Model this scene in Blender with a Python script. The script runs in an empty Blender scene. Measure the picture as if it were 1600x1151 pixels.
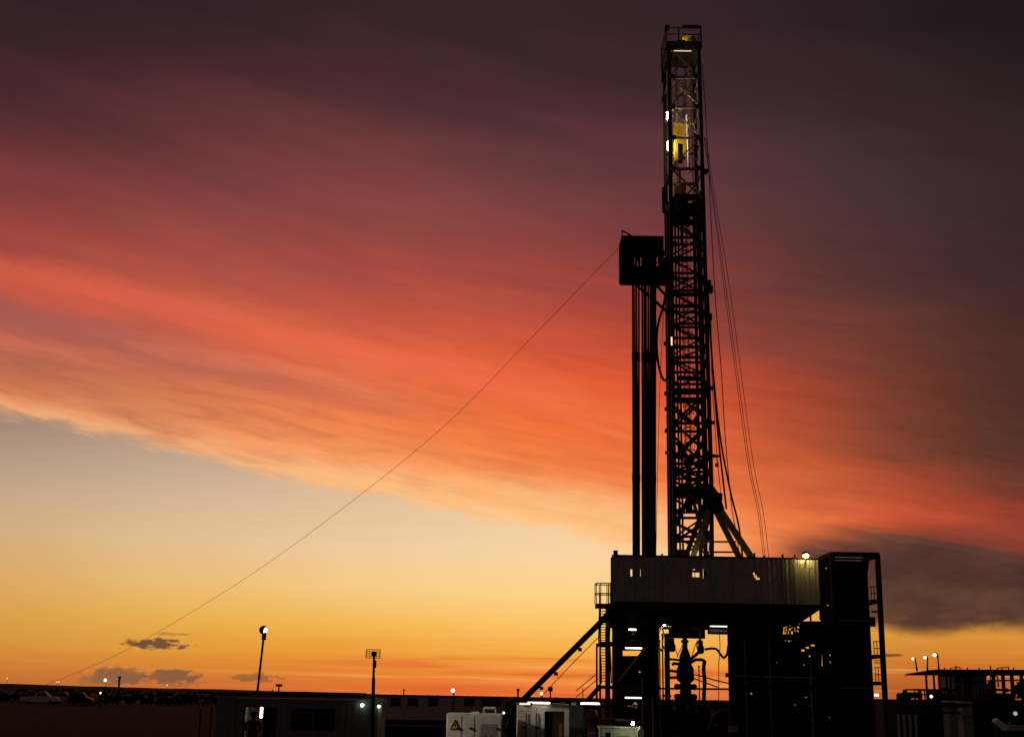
import bpy, bmesh, math, random
import numpy as np
from mathutils import Vector, Matrix
random.seed(7)
R = math.radians
S = bpy.context.scene
COL = S.collection

# ------------------------------------------------------------------ camera
F, CX, CY = 2000.0, 800.0, 575.5          # focal length and centre, in photo pixels
CAMZ, PITCH, ROLL = 2.9, R(14.34), R(1.0)
M3 = (Matrix.Rotation(math.pi/2 + PITCH, 3, 'X') @ Matrix.Rotation(ROLL, 3, 'Z'))
cd = bpy.data.cameras.new('camera'); cam = bpy.data.objects.new('camera', cd); COL.objects.link(cam)
cam.matrix_world = Matrix.Translation((0, 0, CAMZ)) @ M3.to_4x4()
cd.lens = 36*F/1600; cd.sensor_width = 36; cd.sensor_fit = 'HORIZONTAL'
cd.clip_start = 0.5; cd.clip_end = 9000
S.camera = cam
S.view_settings.view_transform = 'Standard'; S.view_settings.look = 'None'
S.view_settings.exposure = 0; S.view_settings.gamma = 1
S.cycles.max_bounces = 5

def ray(px, py):
    return M3 @ Vector(((px-CX)/F, (CY-py)/F, -1))
def W(px, py, Y):
    d = ray(px, py); d *= Y/d.y
    return Vector((d.x, Y, d.z + CAMZ))
def G(px, py):                              # the ground point under a photo pixel
    d = ray(px, py); d *= -CAMZ/d.z
    return Vector((d.x, d.y, 0))
MI = M3.transposed()
def proj(v):
    c = MI @ Vector(v); return CX - F*c.x/c.z, CY + F*c.y/c.z

# ------------------------------------------------------------------ sky (world, by direction)
def lin(c):
    return tuple(((v/255)/12.92 if v <= 10 else (((v/255)+.055)/1.055)**2.4) for v in c)
CXS = [0, 200, 400, 600, 800, 1000, 1200, 1400, 1600]
CLOUD = [
 (0,   [(44,31,36),(46,32,37),(48,33,38),(49,34,39),(49,35,40),(47,35,40),(43,34,39),(37,30,34),(31,25,29)]),
 (100, [(58,35,40),(60,36,41),(62,38,42),(63,39,44),(62,39,45),(58,39,44),(52,39,44),(44,34,38),(36,29,32)]),
 (200, [(78,42,46),(82,44,49),(86,47,51),(86,48,52),(80,47,53),(72,46,50),(60,45,48),(51,39,42),(42,33,35)]),
 (300, [(110,52,55),(112,55,57),(116,58,60),(114,59,60),(104,57,60),(92,55,58),(72,51,53),(59,45,47),(48,37,39)]),
 (400, [(150,66,62),(148,67,63),(148,69,66),(144,66,64),(132,62,62),(118,58,58),(86,54,54),(67,46,48),(54,37,40)]),
 (450, [(188,80,66),(172,76,66),(166,76,68),(172,74,66),(160,70,64),(138,63,60),(100,57,56),(74,50,50),(58,39,41)]),
 (500, [(178,84,74),(192,86,72),(194,84,70),(204,84,66),(190,77,64),(166,70,60),(122,63,58),(86,55,53),(62,41,42)]),
 (560, [(172,95,86),(190,96,80),(216,100,74),(224,94,66),(224,87,60),(206,80,58),(160,69,57),(102,57,52),(68,43,42)]),
 (620, [(214,112,86),(204,112,88),(224,116,80),(238,110,70),(238,100,60),(228,92,58),(182,76,55),(116,59,50),(74,45,42)]),
 (680, [(240,140,105),(230,138,100),(240,134,92),(244,128,78),(244,114,66),(238,106,62),(196,82,55),(108,58,50),(77,46,43)]),
 (740, [(245,165,125),(240,165,125),(244,156,110),(248,150,96),(247,138,80),(244,122,68),(220,96,57),(146,66,50),(82,50,43)]),
 (800, [(245,170,130),(245,170,130),(245,170,125),(250,170,115),(251,168,110),(250,160,98),(240,126,68),(216,82,50),(140,58,45)]),
 (860, [(245,175,130),(245,175,130),(245,175,130),(250,180,125),(252,190,130),(251,190,128),(236,120,70),(170,80,55),(150,62,48)]),
 (940, [(245,175,130),(245,175,130),(245,175,130),(250,180,125),(252,190,130),(251,190,128),(236,120,70),(120,70,52),(100,55,45)]),
]
CLEAR = [
 (600, [(140,112,108),(150,124,116),(165,135,122),(180,148,130),(200,160,130),(220,170,130),(220,150,100),(200,120,80),(170,100,70)]),
 (660, [(160,130,119),(170,140,126),(182,150,132),(195,160,138),(214,172,140),(230,180,140),(220,150,100),(200,120,80),(170,100,70)]),
 (720, [(182,152,131),(190,162,140),(200,168,144),(210,176,148),(222,184,150),(238,196,148),(220,150,100),(200,120,80),(170,100,70)]),
 (780, [(199,166,130),(207,176,141),(216,182,146),(224,190,150),(232,196,154),(244,202,150),(225,155,95),(205,130,75),(180,110,65)]),
 (840, [(210,170,114),(221,184,132),(229,192,142),(236,200,150),(242,206,154),(248,206,150),(230,165,90),(210,140,70),(190,125,60)]),
 (900, [(216,165,90),(229,183,108),(238,195,122),(245,206,138),(249,212,148),(252,212,146),(235,175,85),(218,150,65),(205,135,58)]),
 (960, [(216,156,70),(229,172,76),(237,180,78),(245,190,90),(250,200,108),(251,204,112),(238,180,80),(222,152,60),(222,150,58)]),
 (1010,[(211,142,60),(222,154,60),(230,156,54),(238,160,58),(245,172,68),(248,182,76),(236,165,66),(216,140,54),(220,146,54)]),
 (1045,[(200,118,52),(210,122,50),(218,124,46),(230,128,48),(238,138,52),(242,150,62),(228,136,54),(196,106,42),(196,108,40)]),
 (1075,[(186,100,50),(196,104,52),(208,104,52),(226,108,54),(238,114,58),(238,122,66),(220,112,56),(172,88,42),(164,84,42)]),
 (1110,[(150,80,45),(170,88,48),(190,92,50),(210,98,52),(225,102,54),(225,108,60),(200,100,54),(150,75,42),(140,70,42)]),
]
def table(tab):
    ys = np.array([r[0] for r in tab], float)
    def tune(y, c):
        if tab is not CLOUD: return lin((min(c[0]+2, 255), c[1]+3, c[2]+13*math.exp(-((y-850)/75)**2)))
        k = 1+.08*math.exp(-((y-600)/150)**2); u = 1+.13*math.exp(-((y-300)/130)**2)
        return lin((c[0]*u, c[1]*k*u, c[2]*u*(1-.05*math.exp(-((y-620)/120)**2))))
    arr = np.array([[tune(r[0], c) for c in r[1]] for r in tab])
    if tab is CLOUD:
        arr[:9, 5:, 1:] *= .88; arr[:9, 5:, 0] *= 1.04; arr[1:6, :5, 2] *= .94
    def f(x, y):
        x = min(max(x, 0), 1599.9); y = min(max(y, ys[0]), ys[-1]-.01)
        i = min(max(int(np.searchsorted(ys, y, 'right'))-1, 0), len(ys)-2); j = int(x//200)
        t = (y-ys[i])/(ys[i+1]-ys[i]); u = x/200-j
        return (arr[i, j]*(1-u)+arr[i, j+1]*u)*(1-t)+(arr[i+1, j]*(1-u)+arr[i+1, j+1]*u)*t
    def g(x, y):
        acc = 0; n = 0
        for dx in (-60, -20, 20, 60):
            for dy in (-18, 0, 18):
                acc = acc + f(x+dx, y+dy); n += 1
        return acc/n
    return g
def azel(px, py):
    d = ray(px, py).normalized()
    return math.degrees(math.atan2(d.x, d.y)), math.degrees(math.asin(d.z))
DUSK_LOW = np.array(lin((46, 38, 43))); DUSK_HIGH = np.array(lin((29, 25, 30)))
AZS = [-180, -110, -60, -38, -30] + [-24+2.4*i for i in range(21)] + [30, 38, 60, 110, 180]
def grid_colour(g, az, el):
    a = min(max(az, -23), 23); e = min(el, 31)
    d = (math.sin(R(a))*math.cos(R(e)), math.cos(R(a))*math.cos(R(e)), math.sin(R(e)))
    c = g(*proj(d))
    k = min(max((abs(az)-24)/66, 0), 1); k = k*k*(3-2*k)
    h = min(max(el/40, 0), 1); dusk = DUSK_LOW*(1-h)+DUSK_HIGH*h
    return c*(1-k)+dusk*k

wd = bpy.data.worlds.new('World'); S.world = wd; wd.use_nodes = True
NT = wd.node_tree; NT.nodes.clear()
class N:
    """tiny expression layer over shader nodes"""
    def __init__(s, nt): s.nt = nt
    def new(s, t, **k):
        n = s.nt.nodes.new(t)
        for a, v in k.items(): setattr(n, a, v)
        return n
    def put(s, sock, v):
        if isinstance(v, (int, float)): sock.default_value = v
        elif isinstance(v, (tuple, list)):
            sock.default_value = tuple(v) if len(v) == len(sock.default_value) else tuple(v)+(1,)
        else: s.nt.links.new(v, sock)
    def m(s, op, a, b=0.0, c=None, clamp=False):
        n = s.new('ShaderNodeMath', operation=op, use_clamp=clamp)
        s.put(n.inputs[0], a); s.put(n.inputs[1], b)
        if c is not None: s.put(n.inputs[2], c)
        return n.outputs[0]
    def rng(s, v, a, b, c=0.0, d=1.0, smooth=False):
        n = s.new('ShaderNodeMapRange', interpolation_type='SMOOTHSTEP' if smooth else 'LINEAR')
        for i, q in enumerate((v, a, b, c, d)): s.put(n.inputs[i], q)
        return n.outputs[0]
    def mix(s, f, a, b, mode='MIX'):
        n = s.new('ShaderNodeMix', data_type='RGBA', blend_type=mode)
        s.put(n.inputs[0], f); s.put(n.inputs[6], a); s.put(n.inputs[7], b)
        return n.outputs[2]
    def vec(s, x, y, z):
        n = s.new('ShaderNodeCombineXYZ')
        for i, q in enumerate((x, y, z)): s.put(n.inputs[i], q)
        return n.outputs[0]
    def noise(s, v, scale=1, detail=4, rough=.5, dist=0.0):
        n = s.new('ShaderNodeTexNoise'); s.put(n.inputs['Vector'], v)
        n.inputs['Scale'].default_value = scale; n.inputs['Detail'].default_value = detail
        n.inputs['Roughness'].default_value = rough; n.inputs['Distortion'].default_value = dist
        return n.outputs['Fac']
    def ramp(s, f, stops, interp='LINEAR'):
        n = s.new('ShaderNodeValToRGB'); r = n.color_ramp; r.interpolation = interp
        while len(r.elements) < len(stops): r.elements.new(0.5)
        for e, (p, c) in zip(r.elements, stops):
            e.position = p
        for e, (p, c) in zip(r.elements, stops):
            e.color = (c[0], c[1], c[2], 1) if not isinstance(c, (int, float)) else (c, c, c, 1)
        s.put(n.inputs[0], f)
        return n.outputs[0]
w = N(NT)
tc = w.new('ShaderNodeTexCoord'); sep = w.new('ShaderNodeSeparateXYZ'); NT.links.new(tc.outputs['Generated'], sep.inputs[0])
dx, dy, dz = sep.outputs
AZ = w.m('MULTIPLY', w.m('ARCTAN2', dx, dy), 57.2958)
EL = w.m('MULTIPLY', w.m('ARCSINE', dz), 57.2958)
def azpos(a): return (a+180)/360
def sky_layer(g, els, az, el):
    t = w.m('DIVIDE', w.m('ADD', az, 180.0), 360.0)
    out = None
    for i, e in enumerate(els):
        c = w.ramp(t, [(azpos(a), grid_colour(g, a, e)) for a in AZS])
        out = c if out is None else w.mix(w.rng(el, els[i-1], e), out, c)
    return out
def curve(pts, az):                          # el as a function of az, given in photo pixels
    pts = sorted([azel(*p) for p in pts]); a0, a1 = pts[0][0]-.01, pts[-1][0]+.01
    t = w.rng(az, a0, a1)
    return w.m('MULTIPLY', w.ramp(t, [((a-a0)/(a1-a0), e/40) for a, e in pts], 'B_SPLINE'), 40.0)
# streak coordinates: along the cloud bands, and across them
V = w.m('ADD', EL, w.m('MULTIPLY', AZ, 0.175))
U = w.m('SUBTRACT', AZ, w.m('MULTIPLY', EL, 0.2))
st1 = w.noise(w.vec(w.m('MULTIPLY', U, .045), w.m('MULTIPLY', V, .28), 1.7), 1, 5, .5, .6)
st2 = w.noise(w.vec(w.m('MULTIPLY', U, .085), w.m('MULTIPLY', V, .72), 8.2), 1, 6, .52, .45)
st3 = w.noise(w.vec(w.m('MULTIPLY', U, .24), w.m('MULTIPLY', V, 2.0), 3.1), 1, 6, .56, .5)
el_w = w.m('ADD', EL, w.m('ADD', w.m('MULTIPLY', w.m('SUBTRACT', st1, .5), 4.2), w.m('MULTIPLY', w.m('SUBTRACT', st2, .5), 2.6)))
az_w = w.m('ADD', AZ, w.m('MULTIPLY', w.m('SUBTRACT', st2, .5), 2.5))
cloud = sky_layer(table(CLOUD), [4, 6, 7.5, 9, 10.5, 12, 13.5, 15, 16.5, 18, 19.5, 21.5, 23.5, 26, 29, 33], az_w, el_w)
body = w.m('ADD', w.m('MULTIPLY', w.m('SUBTRACT', st3, .5), .62), w.m('MULTIPLY', w.m('SUBTRACT', st2, .5), .62))
low = w.rng(EL, 26, 10, 0.12, 0.9)
cloud = w.mix(1.0, cloud, w.vec(*[w.m('ADD', 1.0, w.m('MULTIPLY', w.m('MULTIPLY', body, low), k)) for k in (.8, .95, .95)]), 'MULTIPLY')
clear = sky_layer(table(CLEAR), [-1, .3, 1.0, 1.8, 3, 4.5, 6.2, 8, 10, 12, 14], AZ, EL)
# glowing streaks low over the horizon
hs = w.noise(w.vec(w.m('MULTIPLY', AZ, .07), w.m('MULTIPLY', w.m('ADD', EL, w.m('MULTIPLY', AZ, .012)), 2.3), 5.0), 1, 4, .6, .3)
hband = w.m('MULTIPLY', w.rng(EL, 2.6, 1.0, smooth=True), w.rng(AZ, -11, -2, .15, 1, smooth=True))
clear = w.mix(w.m('MULTIPLY', w.rng(hs, .53, .70, smooth=True), w.m('MULTIPLY', hband, .6)), clear, lin((255, 190, 105)))
clear = w.mix(w.m('MULTIPLY', w.rng(hs, .50, .34, smooth=True), w.m('MULTIPLY', hband, .7)), clear, lin((222, 98, 44)))
# lower edge of the big cloud sheet
edge = curve([(-400, 575), (0, 650), (120, 668), (200, 690), (330, 718), (400, 740), (500, 755), (600, 774), (700, 802), (850, 828), (980, 852), (1200, 892), (1600, 930), (2000, 960)], AZ)
er = w.noise(w.vec(w.m('MULTIPLY', U, .35), w.m('MULTIPLY', V, 1.4), 12.0), 1, 7, .62, .5)
dist = w.m('ADD', w.m('SUBTRACT', EL, edge), w.m('MULTIPLY', w.m('SUBTRACT', er, .5), 1.7))
mask = w.rng(dist, -.22, .38, smooth=True)
rim = w.m('MULTIPLY', w.m('MULTIPLY', w.rng(dist, w.rng(AZ, -14, 4, 1.3, 3.2), .1, smooth=True), w.rng(AZ, 11, 6, .0, 1)), w.rng(AZ, -14, 2, .45, .95))
mv = w.m('SUBTRACT', EL, curve([(-300, 425), (0, 492), (250, 548), (500, 604), (750, 655), (1000, 700), (1300, 760)], AZ))
mvn = w.m('ADD', mv, w.m('MULTIPLY', w.m('SUBTRACT', st2, .5), 2.0))
mauve = w.m('MULTIPLY', w.m('MULTIPLY', w.rng(w.m('ABSOLUTE', mvn), 1.3, .15, smooth=True), w.rng(AZ, 0, -13, 0, .62)), w.rng(st3, .3, .6, .6, 1))
cloud = w.mix(mauve, cloud, lin((160, 90, 84)))
glowb = w.m('MULTIPLY', w.rng(w.m('ABSOLUTE', w.m('SUBTRACT', mvn, 1.75)), 1.3, .1, smooth=True), w.m('MULTIPLY', w.rng(AZ, 6, 0), w.rng(AZ, -30, -18, .25, .6)))
cloud = w.mix(glowb, cloud, lin((236, 104, 72)))
cloud = w.mix(rim, cloud, lin((253, 202, 140)))
pk = w.m('MULTIPLY', w.m('MULTIPLY', w.rng(dist, 6.5, 1.0), w.rng(st2, .50, .66, smooth=True)), w.rng(AZ, 13, 5, 0, .5))
cloud = w.mix(pk, cloud, w.mix(w.rng(AZ, -14, -2), lin((238, 126, 92)), lin((250, 172, 108))))
gy = w.m('MULTIPLY', w.m('MULTIPLY', w.rng(dist, 9, 3), w.rng(st3, .50, .36, smooth=True)), w.rng(AZ, 2, -14, 0, .25))
cloud = w.mix(gy, cloud, lin((168, 96, 86)))
sky = w.mix(mask, clear, cloud)
# the dark bank low on the right
b_hi = curve([(1000, 905), (1150, 868), (1250, 838), (1400, 816), (1500, 828), (1600, 850), (1900, 870)], AZ)
b_lo = curve([(1000, 905), (1150, 915), (1300, 958), (1385, 986), (1430, 1003), (1500, 990), (1600, 989), (1900, 980)], AZ)
bn = w.noise(w.vec(w.m('MULTIPLY', AZ, .42), w.m('MULTIPLY', EL, 1.0), 21.0), 1, 7, .55, .2)
bn2 = w.m('MULTIPLY', w.m('SUBTRACT', bn, .5), 1.3)
bs = w.noise(w.vec(w.m('MULTIPLY', U, .14), w.m('MULTIPLY', V, 1.3), 31.0), 1, 6, .58, .3)
bm_ = w.m('MULTIPLY', w.m('MULTIPLY', w.rng(AZ, 10.6, 13.4, smooth=True), w.rng(w.m('ADD', w.m('SUBTRACT', b_hi, EL), w.m('MULTIPLY', w.m('SUBTRACT', bs, .5), 2.2)), -.6, 1.0, smooth=True)),
        w.rng(w.m('ADD', w.m('SUBTRACT', EL, b_lo), bn2), -.2, .55, smooth=True))
bank = w.mix(w.rng(bn, .35, .68), lin((66, 45, 41)), lin((86, 58, 50)))
bank = w.mix(w.m('MULTIPLY', w.rng(bs, .50, .72, smooth=True), w.rng(EL, 5.0, 6.4, 0, .16)), bank, lin((176, 124, 92)))
bank = w.mix(w.m('MULTIPLY', w.rng(EL, 4.4, 3.0, smooth=True), w.rng(bn, .45, .62, 0, .22)), bank, lin((165, 88, 54)))
sky = w.mix(w.m('MULTIPLY', bm_, .96), sky, bank)
# small scraps of cloud near the horizon
sn = w.noise(w.vec(w.m('MULTIPLY', AZ, 2.2), w.m('MULTIPLY', EL, 4.5), 40.0), 1, 6, .6, .3)
for (px, py, hw, hh, colr, op, rag) in [(245, 1006, 47, 9, (104, 76, 60), .95, 1.3), (186, 1056, 50, 15, (126, 90, 68), .85, .9), (272, 1058, 46, 13, (122, 88, 66), .85, 1.2),
        (268, 990, 30, 2.6, (176, 116, 58), .65, 1.0), (398, 1058, 38, 7, (140, 92, 60), .75, 1.7), (1392, 1023, 20, 2.6, (104, 62, 34), .85, 1.0), (150, 1062, 30, 9, (150, 100, 66), .7, 1.0)]:
    a0, e0 = azel(px, py); k = math.degrees(1/F)
    qa = w.m('POWER', w.m('ABSOLUTE', w.m('DIVIDE', w.m('SUBTRACT', AZ, a0), hw*k)), 2.0)
    qe = w.m('POWER', w.m('ABSOLUTE', w.m('DIVIDE', w.m('SUBTRACT', EL, e0), hh*k)), 2.0)
    q = w.m('ADD', w.m('SUBTRACT', 1.0, w.m('ADD', qa, qe)), w.m('MULTIPLY', w.m('SUBTRACT', sn, .5), 3.2*rag))
    sky = w.mix(w.m('MULTIPLY', w.rng(q, -.1, .75, smooth=True), op), sky, lin(colr))
# under the horizon: dark earth
sky = w.mix(w.rng(EL, -1.0, -3.0), sky, (.006, .004, .004))
bg = w.new('ShaderNodeBackground'); NT.links.new(sky, bg.inputs['Color']); bg.inputs['Strength'].default_value = 1.0
wo = w.new('ShaderNodeOutputWorld'); NT.links.new(bg.outputs[0], wo.inputs['Surface'])

# ------------------------------------------------------------------ materials
MATS = {}
def mat(name, col, rough=.6, metal=0.0, var=.35, scale=1.5, bump=0.0, bscale=20, spec=.12):
    if name in MATS: return MATS[name]
    m = bpy.data.materials.new(name); m.use_nodes = True; nt = m.node_tree; nt.nodes.clear(); q = N(nt)
    t = q.new('ShaderNodeTexCoord')
    n1 = q.noise(t.outputs['Object'], scale, 6, .65)
    n2 = q.noise(t.outputs['Object'], scale*6, 4, .6)
    f = q.m('ADD', q.m('MULTIPLY', n1, .65), q.m('MULTIPLY', n2, .35))
    c = q.mix(q.rng(f, .32, .68), tuple(v*(1-var) for v in col), tuple(min(v*(1+var), .95) for v in col))
    b = q.new('ShaderNodeBsdfPrincipled'); q.put(b.inputs['Base Color'], c)
    q.put(b.inputs['Roughness'], q.rng(n2, .3, .7, max(rough-.12, .05), min(rough+.12, 1))); b.inputs['Metallic'].default_value = metal
    b.inputs['Specular IOR Level'].default_value = spec
    if bump:
        bn = q.new('ShaderNodeBump'); bn.inputs['Strength'].default_value = bump; bn.inputs['Distance'].default_value = .05
        q.put(bn.inputs['Height'], q.noise(t.outputs['Object'], bscale, 5, .6)); nt.links.new(bn.outputs[0], b.inputs['Normal'])
    o = q.new('ShaderNodeOutputMaterial'); nt.links.new(b.outputs[0], o.inputs[0])
    MATS[name] = m; return m
def glow(name, col, strength):
    if name in MATS: return MATS[name]
    m = bpy.data.materials.new(name); m.use_nodes = True; nt = m.node_tree; nt.nodes.clear(); q = N(nt)
    e = q.new('ShaderNodeEmission'); e.inputs[0].default_value = (*col, 1); e.inputs[1].default_value = strength
    o = q.new('ShaderNodeOutputMaterial'); nt.links.new(e.outputs[0], o.inputs[0])
    MATS[name] = m; return m
def glassmat():
    m = mat('dark_glass', (.02, .022, .025), .08, 0, .1); return m
MAST_SHADED = mat('mast_shaded_paint', (.03, .027, .023), .6, 0, .5)  # shaded copy of the mast paint, its darkness put into the colour
MAST_LIT = mat('mast_lit_paint', (.42, .36, .25), .55, 0, .4)  # lit copy of the same paint, lamp glow put into a paler colour
STEEL = mat('dark_steel', (.02, .017, .016), .75, 0, .45, spec=.06)
MASTP = mat('mast_paint', (.12, .108, .085), .55, 0, .5)
OLIVE = mat('olive_paint', (.22, .2, .1), .55, 0, .35)
YELLOW = mat('yellow_paint', (.62, .43, .03), .5, 0, .3)
WALLP = mat('grey_wall_paint', (.5, .5, .5), .6, 0, .3, .8)
WHITE = mat('white_paint', (.6, .57, .52), .55, 0, .26, 2.2)
CREAM = mat('cream_panel', (.5, .46, .38), .55, 0, .2)
GREYP = mat('grey_panel', (.22, .22, .21), .6, 0, .25)
MAROON = mat('maroon_paint', (.13, .022, .016), .55, 0, .4)
GREENP = mat('pale_green_paint', (.42, .46, .3), .5, 0, .25)
RUBBER = mat('black_rubber', (.012, .012, .013), .7, 0, .3)
ROPE = mat('wire_rope', (.03, .026, .022), .6, 0, .3)
PIPE = mat('drill_pipe_steel', (.03, .025, .022), .6, 0, .5, .6)
GALV = mat('galvanised_steel', (.3, .29, .27), .5, .3, .3)
BLACKP = mat('black_paint', (.007, .0065, .0065), .85, 0, .3, spec=.02)
GLASS = glassmat()
SKIN = mat('skin', (.32, .18, .12), .55, 0, .1)
CLOTH_D = mat('navy_cloth', (.012, .012, .016), .9, 0, .3, 8)
CLOTH_R = mat('red_cloth', (.09, .018, .015), .9, 0, .3, 8)
HAIR = mat('dark_hair', (.015, .012, .01), .8, 0, .3, 8)
HELMET = mat('helmet_plastic', (.35, .25, .05), .4, 0, .1)
TUBE = glow('lamp_tube_light', (1, .88, .68), 5)
TUBE_HOT = glow('lamp_tube_hot_light', (1, .8, .44), 120)
WARM = glow('warm_bulb_light', (1, .74, .17), 70)
FLOOD = glow('flood_lamp_light', (1, .84, .6), 2.0)
FAR = glow('far_lamp_light', (1, .84, .62), 1.8)
DIM = glow('dim_lamp_light', (1, .82, .55), 1.1)
GREENISH = glow('greenish_lamp_light', (.75, 1, .78), 3)

# ------------------------------------------------------------------ mesh helpers
def origin(o):
    v = Vector((0, 0, 0))
    while o is not None: v += o.location; o = o.parent
    return v
class MB:
    def __init__(s): s.v = []; s.f = []
    def add(s, vs, fs):
        k = len(s.v); s.v += [Vector(v) for v in vs]; s.f += [tuple(i+k for i in f) for f in fs]; return s
    def box(s, c, d, rz=0.0):
        c = Vector(c); rot = Matrix.Rotation(rz, 3, 'Z')
        vs = [c + rot @ Vector((x*d[0]/2, y*d[1]/2, z*d[2]/2)) for z in (-1, 1) for x, y in ((-1, -1), (1, -1), (1, 1), (-1, 1))]
        return s.add(vs, [(3, 2, 1, 0), (4, 5, 6, 7), (0, 1, 5, 4), (1, 2, 6, 5), (2, 3, 7, 6), (3, 0, 4, 7)])
    def span(s, a, b):
        a, b = Vector(a), Vector(b); return s.box((a+b)/2, [abs(b[i]-a[i]) for i in range(3)])
    def bar(s, p, q, a, b=None):
        p, q = Vector(p), Vector(q); b = b or a; d = (q-p).normalized()
        up = Vector((0, 1, 0)) if abs(d.y) < .9 else Vector((1, 0, 0))
        x = d.cross(up).normalized()*a/2; y = d.cross(x).normalized()*b/2
        vs = [e + i*x + j*y for e in (p, q) for i, j in ((-1, -1), (1, -1), (1, 1), (-1, 1))]
        return s.add(vs, [(3, 2, 1, 0), (4, 5, 6, 7), (0, 1, 5, 4), (1, 2, 6, 5), (2, 3, 7, 6), (3, 0, 4, 7)])
    def path(s, pts, r, n=8, rad=None, cap=True):
        pts = [Vector(p) for p in pts]; rings = []
        for i, p in enumerate(pts):
            d = (pts[min(i+1, len(pts)-1)] - pts[max(i-1, 0)]).normalized()
            up = Vector((0, 1, 0)) if abs(d.y) < .9 else Vector((1, 0, 0))
            x = d.cross(up).normalized(); y = d.cross(x).normalized(); rr = rad[i] if rad else r
            rings.append([p + (x*math.cos(2*math.pi*k/n) + y*math.sin(2*math.pi*k/n))*rr for k in range(n)])
        vs = [v for g in rings for v in g]; fs = []
        for i in range(len(pts)-1):
            for k in range(n):
                fs.append((i*n+k, i*n+(k+1) % n, (i+1)*n+(k+1) % n, (i+1)*n+k))
        if cap: fs += [tuple(range(n))[::-1], tuple((len(pts)-1)*n+k for k in range(n))]
        return s.add(vs, fs)
    def tube(s, p, q, r, n=8): return s.path([p, q], r, n)
    def lathe(s, base, prof, n=16, axis='Z'):                # prof: (height, radius)
        base = Vector(base); vs = []; fs = []
        for h, r in prof:
            for k in range(n):
                a = 2*math.pi*k/n; v = Vector((r*math.cos(a), r*math.sin(a), h))
                if axis == 'X': v = Vector((h, v.x, v.y))
                if axis == 'Y': v = Vector((v.x, h, v.y))
                vs.append(base+v)
        for i in range(len(prof)-1):
            for k in range(n): fs.append((i*n+k, i*n+(k+1) % n, (i+1)*n+(k+1) % n, (i+1)*n+k))
        fs += [tuple(range(n))[::-1], tuple((len(prof)-1)*n+k for k in range(n))]
        return s.add(vs, fs)
    def ball(s, c, r, n=10, sq=(1, 1, 1)):
        c = Vector(c); vs = []; fs = []; m = max(4, n//2)
        for i in range(m+1):
            t = math.pi*i/m
            for k in range(n):
                a = 2*math.pi*k/n
                vs.append(c+Vector((sq[0]*r*math.sin(t)*math.cos(a), sq[1]*r*math.sin(t)*math.sin(a), sq[2]*r*math.cos(t))))
        for i in range(m):
            for k in range(n): fs.append((i*n+k, (i+1)*n+k, (i+1)*n+(k+1) % n, i*n+(k+1) % n))
        return s.add(vs, fs)
    def slab(s, outline, y0, y1):                            # an x-z outline with thickness in y
        n = len(outline); vs = [Vector((x, y0, z)) for x, z in outline]+[Vector((x, y1, z)) for x, z in outline]
        fs = [tuple(range(n)), tuple(range(n, 2*n))[::-1]]+[(i, i+n, (i+1) % n+n, (i+1) % n) for i in range(n)]
        return s.add(vs, fs)
    def build(s, name, material, parent=None, loc=None, bevel=0.0, smooth=False):
        me = bpy.data.meshes.new(name)
        o0 = origin(parent) if parent else Vector(loc) if loc is not None else Vector((0, 0, 0))
        me.from_pydata([v-o0 for v in s.v], [], s.f); me.validate(); me.materials.append(material)
        bm = bmesh.new(); bm.from_mesh(me)
        bmesh.ops.recalc_face_normals(bm, faces=bm.faces)
        if bevel: bmesh.ops.bevel(bm, geom=list(bm.edges), offset=bevel, segments=2, affect='EDGES', clamp_overlap=True)
        bm.to_mesh(me); bm.free()
        if smooth:
            for p in me.polygons: p.use_smooth = True
        o = bpy.data.objects.new(name, me); COL.objects.link(o)
        if parent: o.parent = parent
        elif loc is not None: o.location = loc
        return o
def tag(o, label=None, cat=None, group=None, kind=None):
    for k, v in (('label', label), ('category', cat), ('group', group), ('kind', kind)):
        if v: o[k] = v
    return o
def thing(name, loc, label, cat, group=None):
    o = bpy.data.objects.new(name, None); o.empty_display_size = .3; o.location = loc; COL.objects.link(o)
    return tag(o, label, cat, group)
def copy_tree(o, parent=None):
    c = o.copy(); COL.objects.link(c)
    if parent: c.parent = parent
    for ch in list(o.children): copy_tree(ch, c)
    return c
def lamp(name, kind, loc, energy, col, parent, size=.1, aim=None, angle=100):
    l = bpy.data.lights.new(name, kind); l.energy = energy; l.color = col; l.shadow_soft_size = size
    o = bpy.data.objects.new(name, l); COL.objects.link(o); o.parent = parent; o.location = Vector(loc)-origin(parent)
    if kind == 'SPOT': l.spot_size = R(angle); l.spot_blend = .5
    if aim is not None: o.rotation_euler = (Vector(aim)-Vector(loc)).to_track_quat('-Z', 'Y').to_euler()
    return o

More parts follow.
